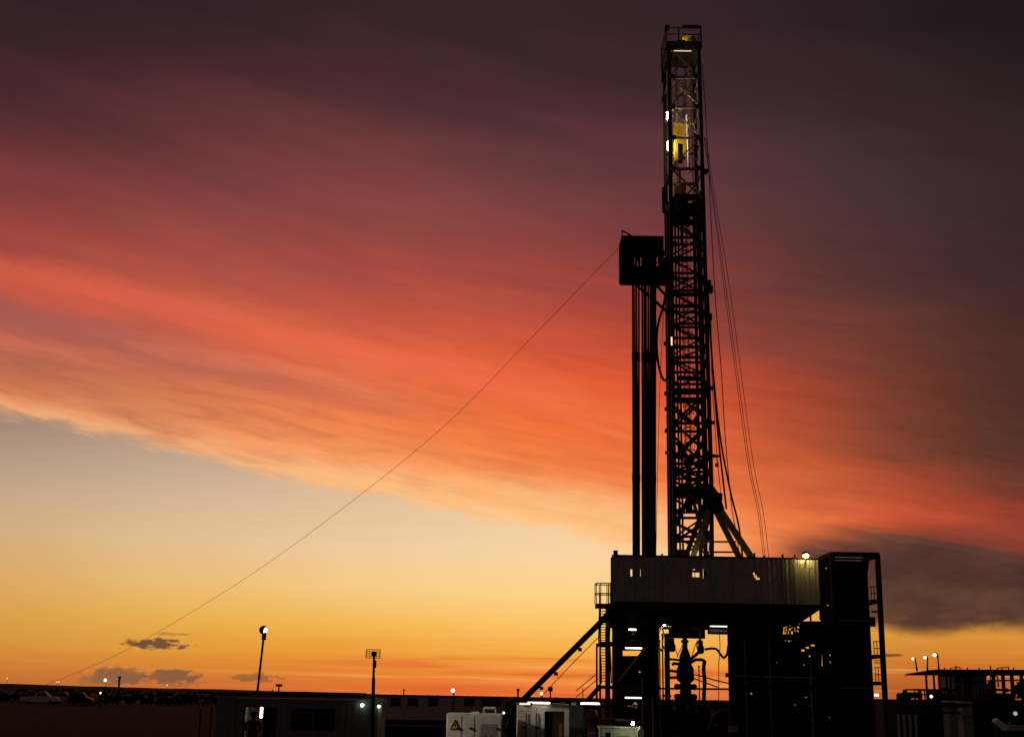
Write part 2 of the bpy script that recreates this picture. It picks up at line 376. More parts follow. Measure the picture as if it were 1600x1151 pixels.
# ------------------------------------------------------------------ ground, hills
def ground_mat():
    m = bpy.data.materials.new('desert_dirt'); m.use_nodes = True; nt = m.node_tree; nt.nodes.clear(); q = N(nt)
    t = q.new('ShaderNodeTexCoord')
    a = q.noise(t.outputs['Object'], .05, 6, .6); b = q.noise(t.outputs['Object'], 1.2, 6, .7); c = q.noise(t.outputs['Object'], 9, 4, .6)
    f = q.m('ADD', q.m('ADD', q.m('MULTIPLY', a, .4), q.m('MULTIPLY', b, .45)), q.m('MULTIPLY', c, .15))
    col = q.ramp(f, [(.3, (.01, .005, .004)), (.5, (.032, .016, .010)), (.7, (.085, .046, .03))])
    p = q.new('ShaderNodeBsdfPrincipled'); q.put(p.inputs['Base Color'], col); p.inputs['Roughness'].default_value = .95
    p.inputs['Specular IOR Level'].default_value = .05
    bn = q.new('ShaderNodeBump'); bn.inputs['Strength'].default_value = .7; bn.inputs['Distance'].default_value = .15
    q.put(bn.inputs['Height'], f); nt.links.new(bn.outputs[0], p.inputs['Normal'])
    o = q.new('ShaderNodeOutputMaterial'); nt.links.new(p.outputs[0], o.inputs[0]); return m
g = MB(); nx, ny = 40, 50
xs = [-6000+12000*i/nx for i in range(nx+1)]; ys = [-300*(1-j/4) for j in range(4)]+[8000*(j/ny)**2 for j in range(ny+1)]
vs = [(x, y, 0 if y < 400 else .4*math.sin(x*.003+y*.002)) for y in ys for x in xs]
fs = [(j*(nx+1)+i, j*(nx+1)+i+1, (j+1)*(nx+1)+i+1, (j+1)*(nx+1)+i) for j in range(len(ys)-1) for i in range(nx)]
g.add(vs, fs); tag(g.build('ground', ground_mat()), kind='structure')
SCRUBM = mat('scrub_leaves', (.018, .017, .010), .9, 0, .5, .2)
h = MB(); n = 240
def ridge_top(x):
    px = 800+F*x/2200; t = min(max((850-px)/850, 0), 1)
    r = min(max((px-1150)/250, 0), 1)
    return .4+8.6*t**1.1+3.5*r+.5*math.sin(x*.011)+.35*math.sin(x*.037+1)+.25*math.sin(x*.09)
rx = [-1900+3800*i/n for i in range(n+1)]; vs = []
for x in rx: vs += [(x, 2060, -1), (x, 2200, ridge_top(x)), (x, 2700, ridge_top(x)*.8), (x, 3000, -1)]
fs = [(i*4+k, (i+1)*4+k, (i+1)*4+k+1, i*4+k+1) for i in range(n) for k in range(3)]
h.add(vs, fs); tag(h.build('hills', mat('far_hill', (.03, .022, .016), .95, 0, .3, .02)), kind='structure')
sc = MB(); rs = random.Random(3)
for i in range(2600):
    y = 262+1450*rs.random()**2.2; x = rs.uniform(-.5, .5)*y*1.0
    s_ = rs.uniform(.5, 1.5)*(1+y/1400); k = len(sc.v)
    for j in range(7):
        a = rs.uniform(0, 6.28); q = Vector((x+math.cos(a)*s_*.7*rs.random(), y+math.sin(a)*s_*.7*rs.random(), s_*rs.uniform(.15, .75)))
        d1 = Vector((rs.uniform(-1, 1), rs.uniform(-.4, .4), rs.uniform(-.5, .8)))*s_*.5; d2 = Vector((rs.uniform(-1, 1), rs.uniform(-.4, .4), rs.uniform(.1, 1)))*s_*.4
        sc.add([q-d1, q+d2, q+d1, q-d2*.6], [(0, 1, 2, 3)])
tag(sc.build('scrub', SCRUBM), 'low dark desert scrub covering the plain towards the horizon', 'scrub', kind='stuff')

# ================================================================== THE RIG
YN, YF = 98.4, 101.6                        # near and far faces of the mast
def LN(y): return W(1045+(y-50)*.0122, y, YN)
def RN(y): return W(1091+(y-50)*.0290 if y < 760 else 1111.6+(y-760)*.006, y, YN)
def at(p, Y): return Vector((p.x, Y, p.z))
def LF(y): return at(LN(y), YF)
def RF(y): return at(RN(y), YF)
floor_z = W(1100, 940, 96).z
mast = thing('drilling_mast', (W(1075, 900, 100).x, 100, floor_z), 'tall black lattice drilling mast rising from the rig floor, lit yellow near its top', 'drilling mast')
for fn in (LN, RN, LF, RF):
    b = MB(); yy = [940, 760, 500, 264, 70]
    for a, c in zip(yy, yy[1:]): b.bar(fn(a), fn(c), .30, .30)
    b.build('leg', MAST_SHADED, mast)
LEV = [76, 121, 168, 216, 264, 312, 350, 382, 407, 435, 460, 488, 511, 542, 566, 600, 611, 661, 713, 737, 764, 800, 838, 870]
THICK = {264: .24, 460: .32, 611: .5, 764: .5, 713: .26, 661: .22, 121: .22, 76: .25, 435: .2, 542: .24}
for y in LEV:
    b = MB(); t = THICK.get(y, .15 if y < 264 else .2)
    b.bar(LN(y), RN(y), t, .15); b.bar(LF(y), RF(y), t, .15); b.bar(LN(y), LF(y), t, .12); b.bar(RN(y), RF(y), t, .12)
    b.build('girt', MAST_LIT if y < 310 else MAST_SHADED, mast)  # paler lit copy above, dark shaded copy below
def lerp(a, b, t): return a+(b-a)*t
for i in range(len(LEV)-1):
    a, c = LEV[i], LEV[i+1]
    if c-a < 15: continue
    b = MB(); th = .1 if a < 264 else .14
    near = 'X' if i in (0, 1, 9, 11) else '\\' if i % 2 == 0 else '/'
    far = 'X' if i in (0, 1) else '/' if i % 2 == 0 else '\\'
    if i in (16, 17, 18, 19, 20):
        near = 'X'; far = 'X'; th = .2
    if i in (2, 3): far = None
    off = Vector((0, .16, 0))
    for pat, (l, r), sg in ((near, (LN, RN), -1), (far, (LF, RF), 1)):
        if pat in ('X', '\\'): b.bar(l(a)+off*sg, r(c)+off*sg, th, .1)
        if pat in ('X', '/'): b.bar(r(a)+off*sg*1.6, l(c)+off*sg*1.6, th, .1)
    b.bar(LN(a)+Vector((.17, 0, 0)), LF(c)+Vector((.17, 0, 0)), th*.8, .08); b.bar(RF(a)-Vector((.17, 0, 0)), RN(c)-Vector((.17, 0, 0)), th*.8, .08)
    b.build('brace', MAST_LIT if a < 310 else MAST_SHADED, mast)
# gusset plates where members meet
for y in LEV:
    for fn, sx in ((LN, 1), (RN, -1)):
        p = fn(y); b = MB(); b.box(p+Vector((sx*.28, -.17, 0)), (.34, .03, .42)); b.build('gusset_plate', MAST_SHADED, mast)
# guide rails inside, from the crown to the floor
def IN(fr, y, Y): return at(lerp(LN(y), RN(y), fr), Y)
for fr, Y, wd_ in ((.33, 100.6, .14), (.83, 100.6, .26)):
    b = MB(); b.bar(IN(fr, 935, Y), IN(fr, 300, Y), wd_, .2); b.bar(IN(fr, 300, Y), IN(fr, 80, Y), .07, .1)
    b.build('guide_rail', MASTP, mast)
# tongs, drums and guides crowding the middle of the mast
for (xa, ya, xb, yb) in ((1054, 304, 1098, 311), (1056, 318, 1098, 323), (1054, 331, 1100, 336), (1072, 336, 1078, 352), (1055, 343, 1102, 348), (1064, 312, 1068, 345), (1092, 300, 1100, 360)):
    p, q = W(xa, ya, 99.7), W(xb, yb, 99.7); b = MB(); b.span((p.x, 99.5, q.z), (q.x, 100.2, p.z)); b.build('guide_beam', MAST_SHADED, mast)
for (xa, ya, xb, yb, wd_) in ((1058, 690, 1078, 722, .3), (1098, 690, 1080, 722, .3), (1076, 716, 1076, 800, .45), (1056, 640, 1080, 660, .3), (1096, 640, 1084, 660, .3), (1058, 590, 1098, 592, .35), (1056, 772, 1102, 772, .5), (1090, 735, 1090, 770, .3), (1056, 622, 1086, 626, .2)):
    b = MB(); b.bar(W(xa, ya, 99.2), W(xb, yb, 99.2), wd_, .3); b.build('frame_beam', MAST_SHADED, mast)
# caged ladder
b = MB(); cg = MB(); Y = 99.0
for fr in (.36, .5): b.bar(IN(fr, 800, Y), IN(fr, 330, Y), .07, .07)
y = 330
while y < 800:
    b.bar(IN(.36, y, Y), IN(.5, y, Y), .05, .05); y += 6.3
lad = b.build('ladder', STEEL, mast)
for fr in (.3, .37, .44, .51, .58): cg.bar(IN(fr, 735, Y-.45), IN(fr, 345, Y-.45), .035, .03)
y = 345
while y < 735:
    c = [IN(.3, y, Y), IN(.3, y, Y-.3), IN(.37, y, Y-.45), IN(.51, y, Y-.45), IN(.58, y, Y-.3), IN(.58, y, Y)]
    for p, q in zip(c, c[1:]): cg.bar(p, q, .06, .03)
    y += 11.5
cg.build('safety_cage', STEEL, lad)
# cable tray and standpipe along the left legs
b = MB(); b.bar(lerp(LN(935), LF(935), .5), lerp(LN(305), LF(305), .5), .42, .5); b.build('cable_tray', MAST_SHADED, mast)
b = MB(); b.tube(LN(900)+Vector((.38, -.1, 0)), LN(320)+Vector((.30, -.1, 0)), .08); b.build('standpipe', MAST_SHADED, mast)
b = MB(); b.tube(RN(760)+Vector((-.42, .3, 0)), RN(330)+Vector((-.42, .3, 0)), .10); b.tube(RN(760)+Vector((-.2, .5, 0)), RN(330)+Vector((-.2, .5, 0)), .07); b.build('mud_line', MAST_SHADED, mast)
# junction boxes, brackets on the legs
for y, w_, h_ in ((268, .4, .3), (443, .35, .5), (452, .6, .55), (495, .35, .5), (606, .25, .25), (660, .3, .2), (712, .25, .2)):
    b = MB(); b.box(RN(y)+Vector((.25, 0, 0)), (w_, .5, h_)); b.build('junction_box', STEEL, mast)
for y, w_, h_ in ((85, .2, 1.8), (128, .2, .4), (290, .3, 2.2), (375, .25, .3), (520, .25, .25), (600, .25, .25), (625, .25, .2), (660, .25, .25), (695, .2, .2)):
    b = MB(); b.box(LF(y)-Vector((.17, 0, 0)), (w_, .5, h_)); b.build('junction_box', STEEL, mast)
b = MB(); p = RN(713); b.bar(p, p+Vector((.75, -.2, .03)), .18, .2); b.bar(p+Vector((.45, -.2, 0)), p+Vector((.45, -.2, -.6)), .04); b.box(p+Vector((.45, -.2, -.7)), (.25, .25, .25)); b.build('bracket_arm', STEEL, mast)
# crown: deck, sheaves, rails, cap beam
b = MB(); l, r = LN(71), RN(71); b.span((l.x-.3, YN-.3, l.z-.25), (r.x+.25, YF+.3, l.z+.25)); b.span((l.x-.2, YN-.1, l.z-1.0), (l.x+.1, YF, l.z-.25)); crown = b.build('crown_deck', MASTP, mast)
b = MB()
zt, zm, zb = LN(46).z, LN(56).z, LN(70).z
for Y in (YN-.25, YF+.25):
    for x in (l.x-.25, lerp(l.x, r.x, .32), r.x+.2): b.bar((x, Y, zb), (x, Y, zt), .08)
    for z in (zt, zm): b.bar((l.x-.25, Y, z), (r.x+.2, Y, z), .07)
for x in (l.x-.25, r.x+.2):
    for z in (zt, zm): b.bar((x, YN-.25, z), (x, YF+.25, z), .07)
b.box((l.x-.15, YN, zt+.1), (.35, .4, .4)); b.build('guard_rail', STEEL, crown)
b = MB(); b.span((lerp(l.x, r.x, .45), YN-.3, zt+.06), (r.x+.22, YN-.05, zt+.28)); b.build('cap_beam', MASTP, crown)
c = Vector((lerp(l.x, r.x, .70), 98.8, zb+.62))
for k in range(3):
    b = MB(); b.lathe(c+Vector((0, k*.3, 0)), [(0, .58), (.06, .66), (.1, .5), (.14, .5), (.18, .66), (.24, .58)], 24, 'Y'); sv = b.build('sheave', YELLOW, crown)
    b = MB(); b.lathe(c+Vector((0, k*.3-.05, 0)), [(0, .12), (.06, .2)], 12, 'Y'); b.build('hub', STEEL, sv)
b = MB(); b.span((lerp(l.x, r.x, .4), 99.0, zb), (r.x-.1, 100.6, zb+.12)); b.box(c+Vector((0, .45, -.1)), (.3, 1.4, .35)); b.build('sheave_frame', OLIVE, crown)
# racking board on the left of the mast
rbY0, rbY1 = 98.6, 101.2
A, Bq, C_ = W(972, 368, rbY0), W(1044, 368, rbY0), W(975, 428.5, rbY0)
x0, x1, zt, zb = A.x, LN(400).x-.1, A.z, C_.z
zmid0, zmid1 = W(1000, 402, rbY0).z, W(1000, 416, rbY0).z
b = MB(); b.span((x0, rbY0, zb-.1), (x1+.3, rbY1, zb)); board = b.build('racking_board', STEEL, mast)
t = .05; xu = W(1037, 385, rbY0).x
fx = [x0, x0+1.02, x0+1.08, x0+1.22, x0+1.28, x0+1.36, x0+1.42, x0+1.49, x0+1.55, x0+1.62, x0+1.68, x0+2.25, x0+2.31, x0+2.62, x0+2.68, x0+2.80, x0+2.90, x1]
b = MB(); b.span((x0, rbY0-t, zmid0), (xu, rbY0+t, zt)); b.span((x0, rbY0-t, zb), (x1, rbY0+t, zmid1))
for k in range(0, len(fx)-1, 2): b.span((fx[k], rbY0-t, zmid1), (fx[k+1], rbY0+t, zmid0))
b.span((x0+1.1, rbY0-t, zmid1+.42), (x0+1.3, rbY0+t, zmid0)); b.span((x0+2.7, rbY0-t-.005, zmid1+.25), (x0+2.85, rbY0+t, zmid1+.4))
k = x0+.25
while k < xu-.1: b.span((k, rbY0-t-.03, zb), (k+.05, rbY0-t, zmid1)); b.span((k, rbY0-t-.03, zmid0), (k+.05, rbY0-t, zt)); k += .52
b.build('wind_panel', BLACKP, board)
b = MB(); b.span((x0, rbY1-t, zb), (x1, rbY1+t, zmid1+.55)); b.span((x0, rbY1-t, zt-.25), (xu-.1, rbY1+t, zt)); b.build('wind_panel', BLACKP, board)
for k in range(5):
    xx = x0+.5+k*.62; b = MB(); b.bar((xx, rbY0+.2, zb+.35), (xx, rbY1-1.6, zb+.35), .08, .06); b.build('finger', STEEL, board)
b = MB(); b.span((x0-.05, rbY0+.05, zb), (x0+.05, rbY1-.05, zt)); b.box((x0-.12, 99, zt-1.3), (.2, .3, .2)); b.box((x0-.1, 99, zt-2.0), (.16, .3, .2)); b.build('end_panel', BLACKP, board)
b = MB(); q = W(969, 360, rbY0); b.bar((x0, rbY0, zt), (x0, rbY0, q.z), .1); b.bar((x0, rbY0, q.z), (x0+.75, rbY0, zt), .1); b.build('corner_rail', STEEL, board)
b = MB(); b.bar(W(986, 438, 99.4), W(1046, 490, 99.4), .2); b.build('board_strut', STEEL, mast)
b = MB(); b.bar(W(1016, 436, 99.4), W(1046, 467, 99.4), .2); b.build('board_strut', STEEL, mast)
# raised A-frame at the back of the mast
apex = W(1113, 775, YN)
b = MB(); b.slab([(W(*p, YN).x, W(*p, YN).z) for p in ((1100, 755), (1112, 758), (1121, 770), (1128, 772), (1127, 785), (1131, 796), (1118, 803), (1106, 797), (1098, 780))], 98.0, 98.5)
b.slab([(W(*p, YF).x, W(*p, YF).z) for p in ((1096, 757), (1108, 760), (1117, 772), (1122, 785), (1112, 800), (1100, 790))], 101.4, 101.9)
b.tube((apex.x, 98.2, apex.z), (apex.x, 101.7, apex.z), .3, 12); knuckle = b.build('knuckle', STEEL, mast)
for p, q, wd_, Y, mt in (((1118, 785), (1183, 884), .46, 98.2, OLIVE), ((1112, 785), (1162, 884), .42, 101.6, OLIVE),
                     ((1110, 788), (1078, 884), .40, 98.2, OLIVE), ((1104, 780), (1066, 884), .34, 101.6, OLIVE), ((1112, 792), (1090, 884), .2, 99.6, OLIVE), ((1080, 770), (1050, 830), .32, 98.3, MASTP), ((1080, 770), (1102, 850), .22, 98.3, MASTP)):
    b = MB(); b.bar(W(*p, Y), at(W(*q, Y), Y), wd_, .35)
    b.build('frame_leg', mt, mast)
b = MB()
for y, xa, xb in ((846, 1096, 1150), (862, 1092, 1152)): b.tube(W(xa, y, 99.5), W(xb, y, 99.5), .07)
b.tube(W(1099, 832, 99), W(1112, 830, 99), .1); b.tube(W(1110, 830, 99), W(1108, 860, 99), .04)
b.bar(W(1050, 815, 98.6), W(1100, 838, 98.6), .2); b.bar(W(1052, 848, 100), W(1100, 815, 100), .2)
b.build('cross_rail', MASTP, mast)
b = MB(); b.span(W(1050, 872, 101), W(1078, 858, 99.6)); b.build('winch_base', OLIVE, mast)

# things hanging in the mast
tb = thing('travelling_block', IN(.27, 262, 99.9), 'bright yellow travelling block hanging high inside the mast', 'travelling block')
x = lambda px, py: W(px+3, py, 99.9)
b = MB(); p0, p1 = x(1051, 262), x(1067, 196); b.span((p0.x, 99.6, x(1055, 226).z), (p1.x, 100.3, p1.z)); b.span((p0.x, 99.6, p0.z), (p0.x+.28, 100.3, x(1055, 226).z)); b.span((p1.x-.22, 99.6, x(1055, 246).z), (p1.x, 100.3, x(1055, 226).z)); b.build('block_body', YELLOW, tb)
b = MB(); b.span((p0.x+.28, 99.75, p0.z+.5), (p1.x-.22, 100.2, x(1055, 226).z)); b.build('sheave_pack', STEEL, tb)
b = MB(); b.path([x(1059, 262), x(1059, 270), x(1059, 286)], .1); b.build('hook', OLIVE, tb)
td = thing('top_drive', x(1062, 345), 'dark top drive with a yellow cap hanging below the travelling block', 'top drive')
b = MB(); b.span(x(1052, 306), x(1069, 290)+Vector((0, .8, 0))); b.build('motor_cap', YELLOW, td)
b = MB(); b.span(x(1050, 345), x(1072, 307)+Vector((0, .9, 0))); b.span(x(1072, 335), x(1082, 318)+Vector((0, .6, 0))); b.build('motor_body', STEEL, td)
b = MB(); b.tube(x(1062, 345), x(1062, 380), .11); b.build('quill', STEEL, td)
b = MB()
for k, fr in enumerate((.30, .36, .60, .66, .7)): b.tube(IN(fr, 74, 99.9), IN(fr*.5+.18, 200, 99.9), .025, 6)
tag(b.build('drilling_line', ROPE, loc=IN(.4, 200, 99.9)), 'bundle of thin steel drilling lines running down from the crown to the travelling block', 'wire rope')
b = MB(); b.tube(IN(.62, 172, 99.4), IN(.64, 262, 99.4), .12); tag(b.build('service_pipe', WHITE, loc=IN(.64, 262, 99.4)), 'pale vertical pipe inside the mast right of the yellow block', 'pipe')

# tube lamps
def tube_lamp(center, length, axis, label, material=TUBE, r=.07, group=None, housing=STEEL):
    c = Vector(center); a = {'X': Vector((1, 0, 0)), 'Z': Vector((0, 0, 1)), 'Y': Vector((0, 1, 0))}[axis]
    o = thing('tube_lamp', c, label, 'tube lamp', group)
    b = MB(); b.tube(c-a*length/2, c+a*length/2, r, 10); b.build('tube', material, o)
    back = Vector((0, .12, .03)) if axis != 'Y' else Vector((0, 0, .12))
    b = MB(); b.bar(c-a*(length/2+.06)+back*(1+r*4), c+a*(length/2+.06)+back*(1+r*4), .16, .06); b.build('housing', housing, o)
    for s_ in (-1, 1):
        b = MB(); b.box(c+a*s_*(length/2+.03)+back*.3, (.12, .12, .12)); b.build('end_cap', housing, o)
    return o
def ML(py, dx=.0): return W(1043.6+(py-180)*.012+dx, py, 99.5)
GM = 'tube lamps up the left legs of the mast'
tube_lamp(ML(181), .66, 'Z', 'white tube lamp on the mast leg above the yellow travelling block', TUBE_HOT, .11, GM)
tube_lamp(ML(228, .8), .8, 'Z', 'long white tube lamp on the mast leg beside the yellow travelling block', TUBE_HOT, .11, GM)
tube_lamp(ML(322, 2), .36, 'Z', 'short white tube lamp on the mast leg just above the racking board', TUBE, .09, GM)
tube_lamp(W(1049.5, 533, 98.1), .7, 'Z', 'dim tube lamp on the mast leg below the racking board', DIM, .06, GM)
bl = thing('assumed_bulkhead_lamp', IN(.02, 80, 98.95), 'assumed small warm lamp under the crown deck, hidden inside the mast top', 'lamp')  # unseen lamp behind the leg, assumed from the glow in the mast top
b = MB(); b.ball(IN(.02, 80, 98.95), .055, 10, (1, 1, .7)); b.build('bulb', glow('assumed_crown_light', (1, .74, .34), 1500), bl)
b = MB(); b.box(IN(.02, 80, 98.95)+Vector((0, 0, .14)), (.3, .3, .1)); b.build('housing', STEEL, bl)
cl = thing('assumed_crown_lamp', (c.x-.75, 98.32, LN(71).z+.25), 'assumed small warm lamp, hidden from view, lighting the yellow sheaves on the crown of the mast', 'lamp')  # unseen lamp, assumed from the lit sheaves
cz = LN(71).z+.25
b = MB(); b.ball((c.x-.75, 98.36, cz+.06), .035, 10); b.build('bulb', glow('assumed_sheave_light', (1, .8, .38), 520), cl)
b = MB(); b.box((c.x-.75, 98.36, cz+.015), (.12, .12, .03)); b.build('stem', STEEL, cl)
b = MB(); b.span((c.x-1.1, 98.14, cz), (c.x-.4, 98.17, cz+.13)); b.build('shield', STEEL, cl)  # added lip keeping the assumed bulb out of sight
tube_lamp(W(1063, 79.8, 98.7), 1.9, 'X', 'dim strip lamp under the front edge of the crown deck', glow('strip_light', (1, .8, .5), 1.0), .035)

# racked pipe
rp = random.Random(11); k = 0
PB = [988.5, 991, 994, 997.0, 1002.8, 1006, 1008.5, 1011, 1013.5, 1016, 1018.5, 1021]
PT = [986.5, 988, 991.5, 996.2, 1001.2, 1004.5, 1007, 1011, 1014.5, 1017.5, 1019.5, 1022.5]
GP = 'drill pipe stands racked beside the mast'
for row, Y in enumerate((99.0, 99.9, 100.8)):
    for i in range(len(PB)):
        if row == 2 and i in (3, 4, 7): continue
        sh = 2.2*(row-1)*0
        jr = rp.uniform(-.25, .25); jit = jr+(row-1)*.8
        bot = W(PB[i]+2+jit, 938, Y); bot.z = floor_z
        top = W(PT[i]+2+jr*.6+(row-1)*.12, 372+rp.uniform(-4, 4), Y)
        mid = lerp(bot, top, .45); midp = proj(mid-Vector((0, 0, CAMZ)))
        mid = W(lerp(PB[i], PT[i], .35)+2+jit*.8, midp[1], Y)
        b = MB(); pts = []; rad = []
        for s_ in (0, .33, .66):
            for ds, rr in ((0, .085), (.01, .085), (.014, .066), (.315, .066), (.32, .085), (.329, .085)):
                t = s_+ds
                pts.append(lerp(bot, mid, t/.45) if t < .45 else lerp(mid, top, (t-.45)/.55)); rad.append(rr)
        b.path(pts, .07, 8, rad)
        tag(b.build('drill_pipe_stand', PIPE, loc=bot, smooth=True), 'dark drill pipe stand racked upright between the rig floor and the racking board', 'drill pipe', GP)
# hoses and ropes
def spline(pts, n=8):
    pts = [Vector(p) for p in pts]; P = [2*pts[0]-pts[1]]+pts+[2*pts[-1]-pts[-2]]; out = []
    for i in range(1, len(P)-2):
        for k in range(n):
            t = k/n; a, b_, c, d = P[i-1], P[i], P[i+1], P[i+2]
            out.append(.5*((2*b_)+(c-a)*t+(2*a-5*b_+4*c-d)*t*t+(3*b_-a-3*c+d)*t**3))
    return out+[pts[-1]]
def rope(name, pts, r, label, cat, Y=100, group=None, material=ROPE):
    P = [W(p[0], p[1], p[2] if len(p) > 2 else Y) for p in pts]
    b = MB(); b.path(spline(P), r, 6); return tag(b.build(name, material, loc=P[-1], smooth=True), label, cat, group)
rope('kelly_hose', [(1040, 460), (1036, 480), (1028, 508), (1026, 540), (1029, 570), (1034, 588), (1039, 594), (1045, 585), (1048, 560)], .10, 'thick black hose looping between the racked pipes and the mast', 'hose', 98.0, None, RUBBER)
rope('tag_line', [(1038, 470), (1034, 540), (1030, 640), (1027, 760), (1025, 868)], .02, 'thin slack line hanging left of the mast from the racking board', 'rope', 98.0)
GR = 'ropes and lines hanging behind the mast'
for i, o in enumerate((-3.0, 0, 5.5)):
    rope('hoist_rope', [(1101+o*.3, 215), (1119+o*.6, 340), (1133+o, 440), (1152+o, 580), (1171+o, 720), (1187+o, 800), (1196+o, 872), (1204+o, 930)], .022, ['thin hoist rope right of the mast, inner of the three parallel ones', 'thin hoist rope right of the mast, middle of the three parallel ones', 'thin hoist rope right of the mast, outermost of the three parallel ones'][i], 'rope', 100.5, GR)
rope('hoist_rope', [(1097, 100), (1104, 200), (1116, 440), (1127, 580), (1133, 680), (1143, 790), (1150, 830), (1160, 900)], .035, 'slightly thicker rope hanging close behind the mast from near its top', 'rope', 100, GR)
rope('mud_hose', [(1107, 485), (1110, 520), (1114, 580), (1122, 680), (1131, 760), (1135, 795)], .075, 'black hose down the right side of the mast, ending at its knuckle', 'hose', 99, GR, RUBBER)
rope('mud_hose', [(1106, 450), (1111, 540), (1118, 620), (1125, 680), (1132, 722), (1143, 775), (1155, 826), (1163, 900)], .075, 'black hose down the right side of the mast, passing outside the knuckle', 'hose', 98.6, GR, RUBBER)
rope('service_cable', [(1111, 500), (1112, 580), (1116, 650), (1121, 720), (1127, 775)], .03, 'thin cable between the mast and the black hoses on its right', 'cable', 99.2, GR)
rope('escape_line', [(966, 388, 99), (830, 528, 110), (700, 660, 120), (560, 775, 128), (400, 892, 136), (250, 985, 142), (175, 1026, 145), (100, 1058, 148), (20, 1088, 150), (-60, 1110, 152)], .019, 'long thin escape cable sloping from the racking board down to the far left ground', 'cable')
b = MB(); e = G(-60, 1110); b.box(e+Vector((0, 0, .4)), (1, 1, .8)); tag(b.build('anchor_block', GREYP, loc=e), 'concrete anchor block holding the low end of the escape cable', 'anchor')

# ------------------------------------------------------------------ substructure and floor
YS0, YS1 = 96.2, 103.8
def X(px, Y, py=1000): return W(px, py, Y).x
zf_lo = W(1100, 975, 96).z
sub = thing('rig_substructure', (X(1110, 100), 100, 0), 'black steel box substructure carrying the rig floor above the wellhead', 'substructure')
b = MB(); xl, xr = X(958, YS0, 950), X(1279, YS0, 950); xm = X(1232, YS0, 975)
b.slab([(xl, floor_z-.1), (xr, floor_z-.1), (xr, floor_z-.35), (X(1262, YS0, 962), W(1262, 962, YS0).z), (xm, zf_lo), (xl, zf_lo)], YS0, YS1); b.build('floor_frame', STEEL, sub)
b = MB(); b.span((xl-.05, YS0-.05, floor_z-.1), (xr+.05, YS1+.05, floor_z)); b.build('floor_deck', STEEL, sub)
for px in (961, 1025, 1143, 1277):
    for Y in (YS0+.2, YS1-.2):
        xx = X(px, YS0+.2) if px != 1143 or Y < 100 else X(1156, YS1)
        b = MB(); b.bar((xx, Y, 0), (xx, Y, zf_lo), .36 if px != 1143 else .55, .36); b.build('column', STEEL, sub)
def panel(xa, xb, ya, yb, Y, holes=()):
    """flat plate between photo columns, left out where a hole is"""
    b = MB(); xs_ = sorted({xa, xb, *[v for h_ in holes for v in (h_[0], h_[2])]}); ys_ = sorted({ya, yb, *[v for h_ in holes for v in (h_[1], h_[3])]})
    for x_, x2 in zip(xs_, xs_[1:]):
        for y_, y2 in zip(ys_, ys_[1:]):
            cx, cy = (x_+x2)/2, (y_+y2)/2
            if any(h_[0] < cx < h_[2] and h_[1] < cy < h_[3] for h_ in holes): continue
            p, q = W(x_, y_, Y), W(x2, y2, Y); p2 = W(x_, y2, Y)
            b.slab([(p.x, p.z), (W(x2, y_, Y).x, W(x2, y_, Y).z), (q.x, q.z), (p2.x, p2.z)], Y-.03, Y+.03)
    return b
ZB = 1156
panel(957, 1029, 970, ZB, YS1-1, ((973, 1016, 1001, 1024), (998, 1048, 1001, 1050))).build('back_panel', STEEL, sub)
lat = []
lr = random.Random(5)
for r_ in range(5):
    for c_ in range(7):
        xx = 1219+c_*4.6-r_*.4+lr.uniform(-.8, .8); yy = 975+r_*5.6+(c_-3)*-.8+lr.uniform(-.6, .6)
        if c_ < 2 and r_ > 2 or r_ == 0 and c_ == 0: continue
        lat.append((xx, yy, xx+lr.uniform(1.0, 2.8), yy+lr.uniform(2, 4.5)))
small = [(1252, 1014, 1257, 1017), (1259, 1010, 1264, 1012.5), (1267, 1006.5, 1273.5, 1009), (1274.5, 1011, 1278, 1018), (1276, 1021, 1278, 1026), (1264, 1023, 1266, 1026)]
panel(1140, 1284, 970, ZB, YS1-1.2, lat+small).build('back_panel', STEEL, sub)
for xa, xb in ((958, 1030), (1140, 1282)):
    for py, th in ((995, .45), (1073, .3)):
        b = MB(); b.bar(W(xa, py, YS0+.25), W(xb, py, YS0+.25), th, .3); b.build('cross_beam', STEEL, sub)
b = MB(); b.bar(W(964, 1066, YS0+.3), W(1012, 1008, YS0+.3), .2, .2); b.build('diagonal_brace', GREYP, sub)
b = MB(); b.bar(W(1028, 1075, 97.2), W(1143, 1076, 97.2), .14, .2); b.build('cross_beam', STEEL, sub)
# front plating of the dark right-hand box
front = panel(1140, 1276, 1016, ZB, YS0+.6, ((1252, 1013, 1280, 1028),)); front.build('front_panel', STEEL, sub)
panel(1140, 1222, 972, 1016, YS0+.6).build('front_panel', STEEL, sub)
for px, py in ((1172, 1083), (1260, 1089), (1240, 1100), (1264, 1102), (1280, 1095)):
    b = MB(); p = W(px, py, YS0+.5); b.tube(p, p+Vector((.14, .0, .06)), .07, 8); b.build('pipe_stub', WHITE, sub)
panel(1276, 1291, 1040, ZB, YS0+.9).build('front_panel', STEEL, sub)
for px, py, g_ in ((1174, 1083, .5), (1259, 1089, .25), (1214, 1034, .12), (1256, 1038, .25), (1296, 1120, .1), (1243, 1101, .1), (1279, 1095, .1)):
    b = MB(); p = W(px, py, YS0+.4); b.box(p, (.06, .08, .11)); b.build('marker_light', glow('marker_light_%d' % int(g_*100), (1, .92, .8), g_*.6), sub)
